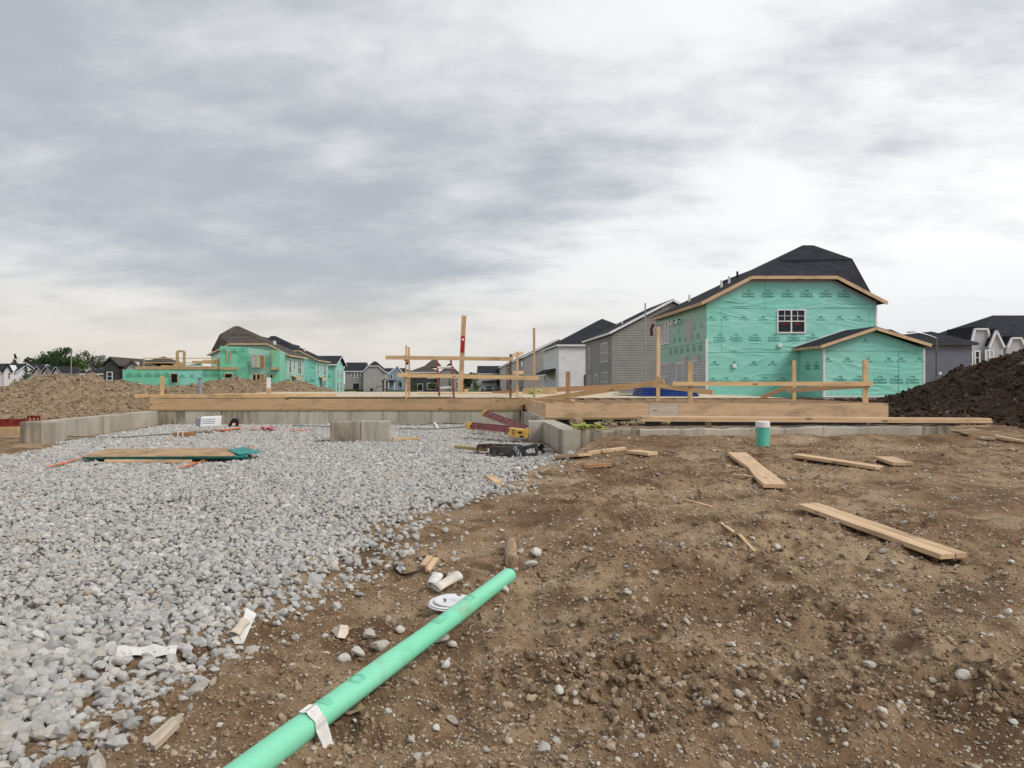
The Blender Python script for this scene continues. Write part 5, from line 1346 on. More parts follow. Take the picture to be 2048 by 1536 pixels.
# ------------------------------------------------------------------ trees
def tree(name, label, base, h, w, leafm, seed, group=None, conic=False, leaves=1500, leaf=.5, bare=.25, gaps=.0):
    r = np.random.default_rng(seed); rr = random.Random(seed); base = Vector(base)
    root = thing(name, label, 'tree', base, group)
    k = MB(); top = base+Vector((rr.uniform(-.03, .03)*h, 0, h*.9))
    k.tube([base, base+Vector((0, 0, h*.3)), (base+Vector((0, 0, h*.3))).lerp(top, .5), top], [h*.022, h*.017, h*.010, h*.003], 7)
    for i in range(7):
        t = rr.uniform(.25, .8); a = rr.uniform(0, 6.28); s = base+Vector((0, 0, h*t)); L = w*.42*(1-.5*t)
        k.tube([s, s+Vector((math.cos(a)*L*.5, math.sin(a)*L*.5, h*.06)), s+Vector((math.cos(a)*L, math.sin(a)*L, h*.14))], [h*.009, h*.006, h*.002], 5)
    k.build('trunk', M['bark'], root)
    # clumps of leaf-sized faces through the crown's volume
    nc = 26 if not conic else 40; cl = []
    for i in range(nc):
        if conic:
            t = rr.random()**.8; rad = w/2*(1-t)*.95; a = rr.uniform(0, 6.28); q = rad*math.sqrt(rr.random())
            cl.append((q*math.cos(a), q*math.sin(a), h*(bare*.5+(1-bare*.5)*t), w*.16*(1.15-t)))
        else:
            v = r.normal(size=3); v /= np.linalg.norm(v); q = rr.random()**.45
            cl.append((v[0]*q*w/2*.8, v[1]*q*w/2*.8, h*(bare+(1-bare)*(.5+.42*v[2]*q)), w*rr.uniform(.10, .2)))
    n = leaves; ci = r.integers(0, nc, n); C = np.array(cl)[ci]
    v = r.normal(size=(n, 3)); v /= np.linalg.norm(v, axis=1)[:, None]
    pos = C[:, :3]+v*(C[:, 3]*r.random(n)**.4)[:, None]
    a = r.normal(size=(n, 3)); a /= np.linalg.norm(a, axis=1)[:, None]; b = np.cross(a, r.normal(size=(n, 3))); b /= np.linalg.norm(b, axis=1)[:, None]
    s = (leaf*r.uniform(.5, 1.2, n)/2)[:, None]
    co = np.stack([pos-a*s, pos+b*s*.6, pos+a*s, pos-b*s*.6], 1).reshape(-1, 3); f = np.arange(4*n).reshape(-1, 4)
    me = fast_mesh('crown', co, f); link('crown', me, leafm, root)
    return root
def far_tree(label, px, pyt, pyb, d, wpx, leafm, seed, **k):
    return tree(k.pop('name', 'tree'), label, (X(px, d), d, Z(pyb, d)), (pyb-pyt)/FPX*d, wpx/FPX*d, leafm, seed, 'trees behind the far houses', **k)
D = 230
far_tree('dark tree rising behind the grey gables on the far left', 82, 700, 768, D, 66, M['leaf_dark'], 1, leaves=2600, leaf=.75, bare=.05)
far_tree('dense dark green tree left of the utility pole', 106, 702, 768, D+6, 62, M['leaf_dark'], 2, leaves=3400, leaf=.75, bare=.05)
far_tree('tallest dark green tree crown at the utility pole', 134, 694, 768, D-4, 66, M['leaf_dark'], 3, leaves=3600, leaf=.75, bare=.05)
far_tree('green tree just right of the utility pole', 156, 712, 770, D-10, 44, M['leaf'], 4, leaves=1800, leaf=.7, bare=.05)
far_tree('open grey green tree right of the utility pole', 176, 695, 768, D+20, 54, M['leaf_pale'], 5, leaves=1300, leaf=.7, bare=.2)
far_tree('sparse grey green tree left of the charcoal house', 200, 705, 770, D+14, 44, M['leaf_pale'], 6, leaves=1000, leaf=.7, bare=.15)
far_tree('low dark tree between the dark trees and the low house', 126, 735, 772, D-14, 30, M['leaf_dark'], 7, leaves=1500, leaf=.7, bare=.0)
far_tree('small dark tree behind the dark roof at the far left', 56, 712, 765, D+12, 30, M['leaf_dark'], 17, leaves=1200, leaf=.7, bare=.05)
far_tree('spruce with drooping branches behind the far left roofs', 30, 709, 765, D+4, 34, M['leaf_spruce'], 8, conic=True, leaves=1300, leaf=.6, name='spruce_tree')
tree('young_tree', 'young green tree before the dark roof at the far left', (X(51, 140), 140, Z(768, 140)), 3.6, 2.1, M['leaf'], 9, None, True, 900, .28)
tree('young_tree', 'thin young tree before the small pale gable', (X(93, 130), 130, Z(770, 130)), 2.4, 1.0, M['leaf'], 10, None, True, 420, .2)
D = 165
tree('young_tree', 'young tree against the charcoal wall left of its door', (X(830, D), D, Z(785, D)), 3.4, 1.5, M['leaf'], 11, None, True, 700, .24)
tree('young_tree', 'young tree before the twin window of the charcoal house', (X(863, D), D, Z(785, D)), 2.6, 1.7, M['leaf'], 12, None, False, 420, .24)
tree('young_tree', 'young tree between the ladder and the tall board', (X(899, D), D, Z(785, D)), 3.2, 1.3, M['leaf'], 13, None, True, 500, .24)
tree('young_tree', 'young tree beside the pale blue porch', (X(800, D+30), D+30, Z(782, D+30)), 3.0, 1.2, M['leaf'], 14, None, False, 380, .24)
tree('tree', 'dark green tree right of the tall board', (X(934, 215), 215, Z(783, 215)), 5.4, 4.2, M['leaf_dark'], 15, None, False, 1500, .42, bare=.1)
tree('tree', 'light green tree left of the garage house', (X(951, 190), 190, Z(783, 190)), 4.6, 2.2, M['leaf'], 16, None, True, 900, .34)
tree('tree', 'dark tree tops far behind the brown low roof', (X(936, 330), 330, Z(780, 330)), 7.4, 8, M['leaf_dark'], 18, None, False, 1100, .9)
q = tree('shrub', 'small dark evergreen shrub before the garage house', (X(966, 150), 150, Z(787, 150)), 1.25, .9, M['leaf_dark'], 19, None, True, 420, .16)
q['category'] = 'shrub'
# ------------------------------------------------------------------ poles and lamps
def pole(label, px, d, yt, yb, r0, r1, mat, cat):
    root = thing('utility_pole', label, cat, P(px, yb, d)); MB().tube([P(px, yb, d), P(px, yt, d)], [r0, r1], 9).build('shaft', mat, root); return root
up_ = pole('plain grey utility pole before the dark trees', 142.5, 150, 703, 775, .17, .12, M['pole'], 'pole')
MB().tube([P(142.5, 709, 150)+Vector((-.15, -.14, 0)), P(142.5, 709, 150)+Vector((.15, -.14, 0))], .05, 6).build('crossbar', M['pole'], up_)
def lamp(label, px, d, yt, yb, arm_px, r, dirn):
    root = thing('street_lamp', label, 'street lamp', P(px, yb, d)); t = P(px, yt, d); L = (arm_px-px)/FPX*d
    MB().tube([P(px, yb, d), t], [r, r*.7], 9).build('shaft', M['lamp'], root)
    pts = [t+Vector((L*s, 0, abs(L)*.22*math.sin(s*math.pi*.55))) for s in np.linspace(0, .85, 7)]
    MB().tube(pts, r*.35, 6).build('arm', M['alu'], root)
    e = pts[-1]; MB().slab([e+Vector((0, -.12, -.03)), e+Vector((L*.22, -.12, -.05)), e+Vector((L*.22, .12, -.05)), e+Vector((0, .12, -.03))], (0, 0, .09)).build('lamp_head', M['alu'], root)
    return root
lamp('street lamp with arched arm right of the utility pole', 157, 140, 743, 778, 181, .09, 1)
l2 = lamp('street lamp with long arm to the left before the blue grey house', 1873, 48, 676, 792, 1820, .075, -1)
MB().box(X(1878, 48)-.07, X(1878, 48)+.07, 47.85, 47.93, Z(749, 48), Z(744, 48)).build('notice', M['white'], l2)
# ------------------------------------------------------------------ playset and cars, far off
d = 120; ps = thing('playset', 'dark playground tower with green slide on the far lawn', 'playset', P(772, 788, d))
for px in (765.5, 773): 
    for yy in (0, 1.2): MB().box(X(px, d)-.07, X(px, d)+.07, d+yy-.07, d+yy+.07, Z(789, d), Z(762, d)).build('post', M['bark'], ps)
MB().box(X(764.5, d), X(774, d), d-.1, d+1.3, Z(780, d), Z(778, d)).build('platform', M['bark'], ps)
k = MB(); a, b, c = X(763, d), X(776, d), X(769.5, d); k.slab([(a, d-.3, Z(763.5, d)), (c, d-.3, Z(758, d)), (c, d+1.5, Z(758, d)), (a, d+1.5, Z(763.5, d))], (0, 0, .06)); k.slab([(b, d-.3, Z(763.5, d)), (c, d-.3, Z(758, d)), (c, d+1.5, Z(758, d)), (b, d+1.5, Z(763.5, d))], (0, 0, .06)); k.build('roof', M['black'], ps)
k = MB(); pts = [Vector((X(774+s*9, d), d+.3, Z(776+12*(s**.8), d))) for s in np.linspace(0, 1, 6)]
for p0, p1 in zip(pts[:-1], pts[1:]): k.beam(p0, p1, .5, .12)
k.build('slide', plain('slide_green', (.02, .16, .11), .5), ps)
MB().box(X(764.5, d), X(774.2, d), d-.15, d-.05, Z(789, d), Z(785, d)).build('skirt_board', M['bark'], ps)
MB().beam(P(752, 773.5, d), P(765, 773, d), .1, .1).build('swing_beam', M['bark'], ps); MB().beam(P(752.5, 773.5, d), P(751, 788, d), .09, .09).build('swing_leg', M['bark'], ps)
def car(label, px, py, d, mat, w=1.8):
    root = thing('parked_car', label, 'car', P(px, py, d), 'cars on the far driveway'); c = P(px, py, d); x, y, z = c
    def sec(yy, hw, z0, z1): return [(x-hw, yy, z+z0), (x+hw, yy, z+z0), (x+hw, yy, z+z1), (x-hw, yy, z+z1)]
    prof = [(0, .74, .45, .75), (.1, .88, .28, .85), (.9, .9, .25, .95), (3.6, .9, .25, 1.0), (4.3, .86, .3, .9)]; k = MB(); b = 0
    vs = []; fs = []
    for p in prof: vs += sec(y+p[0], p[1], p[2], p[3])
    for i in range(len(prof)-1):
        for j in range(4): fs.append((i*4+j, i*4+(j+1) % 4, i*4+4+(j+1) % 4, i*4+4+j))
    fs += [(0, 1, 2, 3), tuple(len(vs)-4+i for i in range(4))]; k.add(vs, fs); body = k.build('body', mat, root, bevel=.03)
    k = MB(); vs = [(x-.80, y+.9, z+.93), (x+.80, y+.9, z+.93), (x+.80, y+3.9, z+.95), (x-.80, y+3.9, z+.95), (x-.62, y+1.6, z+1.45), (x+.62, y+1.6, z+1.45), (x+.62, y+3.2, z+1.45), (x-.62, y+3.2, z+1.45)]
    k.add(vs, [(0, 1, 5, 4), (1, 2, 6, 5), (2, 3, 7, 6), (3, 0, 4, 7), (4, 5, 6, 7)]); k.build('cabin', M['glass'], root)
    for sx in (-1, 1):
        for yy in (.85, 3.5): MB().tube([(x+sx*.92, y+yy, z+.31), (x+sx*.70, y+yy, z+.31)], .31, 14).build('wheel', M['black'], root)
        MB().box(x+sx*.55-.16, x+sx*.55+.16, y-.01, y+.06, z+.58, z+.72).build('headlight', M['alu'], root)
car('dark grey car parked before the far white garage door', 978.5, 785, 178, plain('car_grey', (.05, .055, .065), .3))
car('black car parked right of the dark grey car', 996, 785, 182, plain('car_black', (.015, .015, .018), .3))
# stack of lumber at the far end of the left deck
b2 = thing('lumber_bundle', 'small bundle of orange brown lumber behind the left deck', 'lumber', P(701, 788, 45))
for i in range(5): board('stick', P(690+i*1.5, 787.5-(i % 3)*1.4, 45+.15*i), P(713-i, 786-(i % 3)*1.2, 45+.15*i), .12, .09, M['fir'], b2)

# ------------------------------------------------------------------ things lying on the gravel
def gz_(x, y): return float(ground_z(x, y))+.035
def G2(px, d): x = X(px, d); return Vector((x, d, gz_(x, d)))
st = thing('sheathing_stack', 'stack of sheathing panels with brown top and teal edges on the gravel', 'panel stack', G2(330, 11.4))
def sheet_at(px0, px1, d0, d1, sk, z, mat, name, t=.014, rot=0.0):
    pts = [Vector((X(px0, d0), d0, z)), Vector((X(px1, d0), d0, z+rot)), Vector((X(px1-12, d1), d1, z+rot)), Vector((X(px0+52, d1), d1, z))]
    return MB().slab(pts, (0, 0, t)).build(name, mat, st)
zb = EYE-1.075
sheet_at(166, 498, 10.60, 11.82, .12, zb, M['tealedge'], 'panel', .009, .008); sheet_at(165, 497, 10.59, 11.81, .14, zb+.010, M['tealedge'], 'panel', .009, .012)
sheet_at(163, 496, 10.58, 11.80, .20, zb+.020, M['tealedge'], 'panel', .008, .014); sheet_at(163, 470, 10.575, 11.80, .20, zb+.0285, M['osb_brown'], 'panel', .009, .014)
pts = [Vector((X(478, 10.62), 10.62, zb+.054)), Vector((X(524, 11.05), 11.05, zb+.054)), Vector((X(486, 11.85), 11.85, zb+.054)), Vector((X(456, 11.3), 11.3, zb+.054))]
MB().slab(pts, (0, 0, .014)).build('panel', M['tealedge'], st)
lumber('short pale board lying in front of the sheathing stack', G2(210, 10.45)+Vector((0, 0, .02)), G2(383, 10.45)+Vector((0, 0, .025)), .05, .045, M['fir'], bevel=.003)
def ribbon(name, label, pts, w, mat, cat, seed, t=.004):
    r = random.Random(seed); k = MB(); L = []
    for i, p in enumerate(pts):
        q = pts[min(i+1, len(pts)-1)]-pts[max(i-1, 0)]; s = Vector((-q.y, q.x, 0)).normalized()*w/2*r.uniform(.6, 1.3)
        z = Vector((0, 0, r.uniform(.002, .02))); L.append((p-s+z, p+s+z+Vector((0, 0, r.uniform(0, .012)))))
    for (a, b), (c, d) in zip(L[:-1], L[1:]): k.slab([a, b, d, c], (0, 0, t))
    return tag(k.build(name, mat), label, cat)
def gline(pxy, n=14, wob=0.02, seed=1, lift=.02):
    r = random.Random(seed); o = []
    for (a, b), (c, d) in zip(pxy[:-1], pxy[1:]):
        for i in range(n):
            t = i/n; p = GP(a+(c-a)*t, b+(d-b)*t); o.append(Vector((p.x+r.uniform(-wob, wob), p.y+r.uniform(-wob, wob), p.z+lift)))
    return o
ribbon('orange_strap', 'orange plastic tape trailing from the left end of the panel stack', gline([(92, 944), (150, 928), (208, 910)], 8, .015, 1, .045), .045, M['orange'], 'tape', 1)
ribbon('orange_strap', 'orange plastic tape trailing from the right end of the panel stack', gline([(358, 946), (410, 928), (455, 910)], 8, .015, 2, .045), .045, M['orange'], 'tape', 2)
ribbon('orange_strap', 'short orange tape end right of the panel stack', gline([(490, 906), (522, 902)], 5, .01, 3, .045), .06, M['orange'], 'tape', 3)
ribbon('orange_net', 'crumpled orange tape behind the panel stack near the black case', gline([(426, 866), (446, 866), (486, 860)], 8, .04, 4, .05), .16, M['orange'], 'tape', 4)
ribbon('orange_net', 'orange tape scraps on the gravel left of the concrete pier', gline([(496, 864), (520, 864)], 5, .03, 5, .045), .08, M['orange'], 'tape', 5)
ribbon('orange_net', 'orange tape scraps close to the left side of the pier', gline([(582, 865), (622, 866)], 6, .04, 6, .045), .10, M['orange'], 'tape', 6)
q = MB(); r = random.Random(3)
for i in range(7):
    a = G2(536, 16.8)+Vector((r.uniform(-.12, .12), r.uniform(-.1, .1), .03)); q.tube([a, a+Vector((r.uniform(-.1, .1), r.uniform(-.1, .1), .07)), a+Vector((r.uniform(-.12, .12), r.uniform(-.1, .1), .0))], .02, 5)
tag(q.build('pink_ribbon', M['pink']), 'small crumpled pink ribbon on the gravel before the back wall', 'ribbon')
def cable(label, pxy, seed, r=.009):
    tag(MB().tube(gline(pxy, 16, .02, seed, .05), r, 6).build('cable', M['cable']), label, 'cable')
cable('black cable crossing the gravel behind the panel stack', [(120, 878), (240, 880), (350, 872), (430, 869)], 1)
cable('black cable running left of the concrete pier', [(585, 855), (625, 856), (668, 858)], 2)
cable('black cable looping right of the concrete pier', [(785, 852), (840, 854), (880, 850), (930, 852), (968, 850)], 3)
cable('thin black cable nearer the camera right of the pier', [(800, 862), (870, 862), (930, 858), (950, 864)], 4)
bx = thing('tile_box', 'white printed carton leaning on the gravel before the back wall', 'box', P(418, 853, 16.6))
a0, a1 = P(400, 853.5, 16.5), P(440, 852, 16.5); hgt = Vector((0, .05, .20))
MB().slab([a0, a1, a1+hgt, a0+hgt], (-.02, .16, .02)).build('carton', M['white'], bx, bevel=.006)
for t in (.3, .5, .72): MB().slab([a0+hgt*t+Vector((.03, -.004, 0)), a1+hgt*t+Vector((-.12, -.004, 0)), a1+hgt*(t+.05)+Vector((-.12, -.004, 0)), a0+hgt*(t+.05)+Vector((.03, -.004, 0))], (0, .003, 0)).build('printed_line', M['paper_print'], bx)
MB().slab([P(391, 852, 16.8), P(400, 853.5, 16.6), P(400, 838, 16.6), P(391, 836, 16.8)], (0, .1, 0)).build('side_flap', M['galv'], bx)
bu = thing('wood_bundle', 'small brown bundle of strapped wood shims on the gravel', 'wood bundle', G2(365, 15.3))
for i in range(4):
    for j in range(2): board('shim', G2(347, 15.2)+Vector((0, .07*i, .02+.045*j)), G2(384, 15.2)+Vector((0, .07*i, .03+.045*j)), .065, .042, M['brownwood'], bu)
for px in (357, 367): MB().box(X(px, 15.2)-.012, X(px, 15.2)+.012, 15.155, 15.46, G2(px, 15.2).z-.01, G2(px, 15.2).z+.095).build('strap', M['paper'], bu)
cs = thing('tool_case', 'black nail gun with red label standing on the gravel by the back wall', 'nail gun', P(467, 854, 16.3))
c = P(467, 853, 16.3)
MB().slab([c+Vector((-.05, 0, 0)), c+Vector((.05, 0, 0)), c+Vector((.07, 0, .10)), c+Vector((-.03, 0, .10))], (0, .09, 0)).build('magazine', M['redpaint'], cs, bevel=.008)
MB().slab([c+Vector((-.06, -.01, .09)), c+Vector((.09, -.01, .08)), c+Vector((.08, -.01, .17)), c+Vector((-.03, -.01, .18))], (0, .11, 0)).build('body', M['black'], cs, bevel=.012)
MB().beam(c+Vector((-.10, .03, .0)), c+Vector((-.04, .03, .12)), .05, .05).build('handle', M['black'], cs); MB().beam(c+Vector((.09, .03, .12)), c+Vector((.075, .03, 0)), .04, .04).build('nose', M['black'], cs)
tag(MB().slab([c+Vector((-.03, -.004, .02)), c+Vector((.03, -.004, .02)), c+Vector((.04, -.004, .07)), c+Vector((-.02, -.004, .07))], (0, .003, 0)).build('label_sticker', M['paper'], cs))
lumber('short pale board on the gravel right of the concrete pier', G2(785, 14.3)+Vector((0, 0, .025)), G2(838, 14.5)+Vector((0, 0, .025)), .09, .045, M['spf'])
ribbon('paper_scrap', 'white plastic strip on the gravel between the pier and the red ladders', gline([(868, 847), (872, 856), (878, 865)], 4, .01, 8, .05), .06, M['white'], 'scrap', 8)
lumber('faint dusty board half sunk in the gravel before the red ladders', G2(890, 13.2)+Vector((0, 0, .0)), G2(1010, 13.4)+Vector((0, 0, .0)), .12, .05, M['oldwood'])
# two red fibreglass ladders against the corner
def channel(root, p0, p1, w=.085, t=.03, nrm=(0, -1, 0)):
    p0 = Vector(p0); p1 = Vector(p1); n = Vector(nrm); k = MB(); u = (p1-p0).normalized().cross(n).normalized()
    k.beam(p0, p1, .008, w, u); k.beam(p0+u*w*.46+n*t*.5, p1+u*w*.46+n*t*.5, t, .010, u); k.beam(p0-u*w*.46+n*t*.5, p1-u*w*.46+n*t*.5, t, .010, u)
    return k.build('side_rail', M['red'], root)
la = thing('ladder', 'red fibreglass ladder tilted up against the concrete stub', 'ladder', P(1010, 855, 15.2))
A, B = P(967, 828, 16.0), P(1057, 861, 14.1); dv = Vector((.05, .36, .02))
channel(la, A, B, .088); channel(la, A+dv, B+dv, .088)
for i in range(1, 8):
    p = A.lerp(B, i/8); MB().beam(p+dv*.08, p+dv*.94, .06, .025).build('step', M['alu'], la)
for p in (A, A+dv): MB().box(p.x-.05, p.x+.03, p.y-.05, p.y+.03, p.z-.05, p.z+.05).build('foot', M['yellow'], la, bevel=.008)
MB().box(B.x-.06, B.x+.01, B.y-.06, B.y+.03, B.z-.07, B.z+.05).build('foot', M['yellow'], la, bevel=.008)
for i, t in enumerate((.55, .68, .86)): p = A.lerp(B, t); u = (B-A).normalized(); MB().slab([p+Vector((0, -.007, -.04)), p+u*.07+Vector((0, -.007, -.04)), p+u*.07+Vector((0, -.007, .0)), p+Vector((0, -.007, .0))], (0, .002, 0)).build('label_sticker', M['paper'], la)
lb = thing('ladder', 'red fibreglass ladder with yellow top lying on the gravel', 'ladder', P(990, 872, 13.9))
A, B = P(938, 853, 14.6), P(1024, 861, 13.9); dv = Vector((.04, .40, .02))
channel(lb, A, B, .085); channel(lb, A+dv, B+dv, .085)
for i in range(1, 8):
    p = A.lerp(B, i/8)+Vector((0, 0, -.07)); MB().box(p.x-.03, p.x+.03, p.y+.03, p.y+.38, p.z-.02, p.z+.02).build('step', M['straw'] if i % 2 else M['alu'], lb)
for p in (A, A+dv): MB().box(p.x-.06, p.x+.03, p.y-.05, p.y+.03, p.z-.055, p.z+.05).build('foot', M['yellow'], lb, bevel=.01)
c = P(1018, 866, 13.85); k = MB()
k.slab([c+Vector((0, 0, -.07)), c+Vector((.35, 0, -.10)), c+Vector((.35, 0, .02)), c+Vector((.30, 0, .06)), c+Vector((0, 0, .09))], (.02, .34, 0)); tp = k.build('top_cap', M['yellow'], lb, bevel=.012)
for i in range(3): MB().box(c.x+.05, c.x+.11, c.y-.006, c.y, c.z-.03+.04*i, c.z-.015+.04*i).build('slot', M['black'], tp)
MB().box(c.x+.17, c.x+.24, c.y-.006, c.y, c.z-.01, c.z+.03).build('slot', M['black'], tp); MB().box(c.x+.20, c.x+.27, c.y-.006, c.y, c.z-.085, c.z-.05).build('slot', M['black'], tp)
# rusty steel plates with slots, chained together
def slotted(name, label, d, outer, holes, mat, dy=.05):
    """upright plate cut from strips round its slots; pixel corners at distance d"""
    root = thing(name, label, 'steel bracket', P((outer[0]+outer[1])/2, outer[3], d))
    xs = sorted({outer[0], outer[1], *[h[0] for h in holes], *[h[1] for h in holes]})
    top = lambda x: np.interp(x, outer[4][0], outer[4][1]); bot = lambda x: np.interp(x, outer[5][0], outer[5][1])
    for a, b in zip(xs[:-1], xs[1:]):
        hs = [h for h in holes if h[0] <= a+.01 and h[1] >= b-.01]; cuts = [(top(a), top(b))]
        for h in hs: cuts += [(h[2], h[2]), (h[3], h[3])]
        cuts.append((bot(a), bot(b)))
        for i in range(0, len(cuts), 2):
            MB().slab([P(a, cuts[i+1][0], d), P(b, cuts[i+1][1], d), P(b, cuts[i][1], d), P(a, cuts[i][0], d)], (0, dy, 0)).build('plate', mat, root)
    return root
s1 = slotted('steel_bracket', 'rust brown slotted steel bracket lying behind on the gravel', 11.7, (953.5, 1045, 885, 912, ([953.5, 957, 1000, 1042, 1045], [893, 889, 887, 885.5, 890]), ([953.5, 983, 1045], [911.5, 914, 893])), [(957, 979, 897, 907)], M['steel'], .10)
s2 = slotted('steel_bracket', 'dark slotted steel bracket in front with a chain on it', 11.35, (984, 1076, 888, 922, ([984, 1003, 1025, 1040, 1056, 1076], [893.5, 892.5, 899, 899, 890, 887.5]), ([984, 990, 1024, 1045, 1076], [920, 922, 920, 918, 911])), [(992, 1007, 903, 911.5), (1052, 1072, 897, 908)], M['steel_dark'], .12)
MB().slab([P(1040, 900, 11.33), P(1058, 890, 11.6), P(1076, 887, 11.9), P(1076, 891, 11.9), P(1040, 905, 11.33)], (0, .06, 0)).build('flange', M['steel'], s2)
ch = thing('chain', 'silver chain hanging over the dark steel bracket', 'chain', P(1037, 920, 11.2))
pts = [P(1030, 897, 11.26), P(1032, 900, 11.25), P(1035, 904, 11.24), P(1036, 908, 11.23), P(1039, 911, 11.2), P(1041, 915, 11.15), P(1043, 918, 11.1)]
for i, p in enumerate(pts):
    k = MB(); a = i*1.57; ring = [p+Vector((.022*math.cos(t)*math.cos(a), .022*math.cos(t)*math.sin(a), .036*math.sin(t))) for t in np.linspace(0, 6.283, 11)]; k.tube(ring, .007, 6, False); k.build('link', M['galv'], ch)
q = MB(); r = random.Random(14)
for i in range(12):
    a = P(1080+r.uniform(-4, 8), 898+r.uniform(-8, 4), 11.9); q.tube([a, a+Vector((r.uniform(-.06, .06), r.uniform(-.05, .05), r.uniform(-.02, .05))), a+Vector((r.uniform(-.08, .08), 0, -.04))], .016, 5)
tag(q.build('strap_bundle', M['black']), 'black rag bundle right of the dark steel bracket', 'rag')
lumber('greenish treated stake lying left of the steel brackets', P(909, 894, 12.0), P(975, 900, 11.9), .06, .045, M['treated'])

# ------------------------------------------------------------------ lumber on the soil
def on_soil(px, py, lift=.03): p = GP(px, py); return p+Vector((0, 0, lift))
def rest(p, q, w, t):
    """raise a plank just enough to lie on the bumps below it"""
    s = (q-p).normalized().cross(Vector((0, 0, 1))).normalized(); ex = 0
    for i in range(13):
        for o in (-.5, 0, .5):
            c = p.lerp(q, i/12)+s*(o*w); ex = max(ex, float(ground_z(c.x, c.y))-(c.z-t/2)-.012)
    return p+Vector((0, 0, ex)), q+Vector((0, 0, ex))
def plank(label, a, b, w, t, mat, lift=(.03, .03), **k):
    p, q = rest(on_soil(*a, lift[0]-.02), on_soil(*b, lift[1]-.02), w, t); return lumber(label, p, q, w, t, mat, bevel=.003, **k)
p, q = rest(on_soil(1474, 913, .025), on_soil(1550, 980, .03), .235, .04); dv = (q-p).normalized(); sv = dv.cross(Vector((0, 0, 1))).normalized(); L_ = (q-p).length; k = MB()
edge = [(0, .115), (.12, .112), (.25, .105), (.36, .092), (.47, .074), (.56, .078), (.66, .094), (.78, .110), (1, .115)]      # wane bitten out of one side
for (t0, w0), (t1, w1) in zip(edge[:-1], edge[1:]):
    for y0, y1 in ((-.117, .0), (.0, 1)):
        k.slab([(t0*L_-L_/2, y0 if y0 < 0 else 0, -.02), (t1*L_-L_/2, y0 if y0 < 0 else 0, -.02), (t1*L_-L_/2, 0 if y1 == 0 else w1, -.02), (t0*L_-L_/2, 0 if y1 == 0 else w0, -.02)], (0, 0, .04))
o = bpy.data.objects.new('board', k.mesh('board')); COL.objects.link(o); o.data.materials.append(M['fir'])
mt = Matrix((dv, sv, sv.cross(dv)*-1)).transposed().to_4x4()
if mt.to_3x3().determinant() < 0: mt = Matrix((dv, sv, dv.cross(sv))).transposed().to_4x4()
mt.translation = (p+q)/2; o.matrix_local = mt; tag(o, 'wide splintered plank lying left of the capped green pipe', 'board')
plank('narrow plank lying flat right of the splintered one', (1592, 916), (1760, 940), .20, .040, M['fir'], (.045, .04))
plank('short wide plank offcut at the right of the soil', (1768, 921), (1806, 933), .23, .040, M['fir'], (.045, .04))
s = thing('split_plank', 'long plank split along its grain in the right foreground', 'board', on_soil(1760, 1075))
A, B = rest(on_soil(1616, 1024, .02), on_soil(1908, 1132, .03), .23, .04); sdv = (B-A).normalized().cross(Vector((0, 0, 1))).normalized()
board('long_half', A+sdv*.05, B+sdv*.055, .13, .040, M['fir'], s, bevel=.003); board('short_half', A-sdv*.067, B-sdv*.066, .095, .040, M['fir'], s, bevel=.003)
for i, (a, b, w, lab) in enumerate((((1120, 921), (1170, 918), .22, 'square wood offcut on the soil near the concrete corner'), ((1176, 910), (1198, 906), .12, 'small wood block left of the longer offcut by the concrete lip'), ((1202, 906), (1250, 900), .12, 'longer pale wood block in front of the concrete lip'), ((1262, 906), (1306, 911), .20, 'square wood offcut right of the two wood blocks'), ((1167, 938), (1222, 934), .05, 'thin brown wood strip on the soil below the offcuts'))):
    plank(lab, a, b, w, .042, M['fir'] if i != 4 else M['brownwood'], (.04, .04))
plank('small wood block lying on the edge of the gravel', (978, 958), (996, 972), .10, .045, M['spf'], (.05, .05))
plank('bent thin strip of wood below the splintered plank, upper piece', (1441, 1048), (1478, 1072), .032, .012, M['fir'], (.03, .02))
plank('bent thin strip of wood below the splintered plank, lower piece', (1478, 1072), (1510, 1105), .032, .012, M['fir'], (.02, .012))
plank('thin dark splinter of wood on the soil left of the bent strip', (1370, 1001), (1424, 1014), .028, .014, M['fir'], (.02, .012))
plank('thin splinter poking out below the splintered plank', (1466, 954), (1512, 962), .03, .012, M['fir'], (.02, .02))
plank('thin board lying at the right end of the concrete lip', (1890, 866), (1935, 874), .10, .03, M['treated'], (.03, .03))
plank('grey brown board end at the foot of the dark soil heap', (1958, 878), (1988, 880), .10, .04, M['oldwood'], (.04, .04))
plank('pink board lying at the foot of the dark soil heap by the right edge', (1990, 877), (2060, 889), .12, .038, M['fir'], (.05, .05))
# capped green pipe
pd = 10.9; pz = Z(886, pd); c = Vector((X(1525.5, pd), pd, 0))
cp = thing('cleanout_pipe', 'green sewer pipe with white cap standing upright in the soil', 'pipe', (c.x, c.y, pz))
MB().tube([c+Vector((0, 0, pz-.25)), c+Vector((0, 0, Z(852, pd)))], .090, 24).build('pipe', M['pvc'], cp)
k = MB(); k.tube([c+Vector((0, 0, Z(854.5, pd))), c+Vector((0, 0, Z(844, pd))), c+Vector((0, 0, Z(842.6, pd)))], [.099, .099, .088], 24); k.build('cap', M['white'], cp)

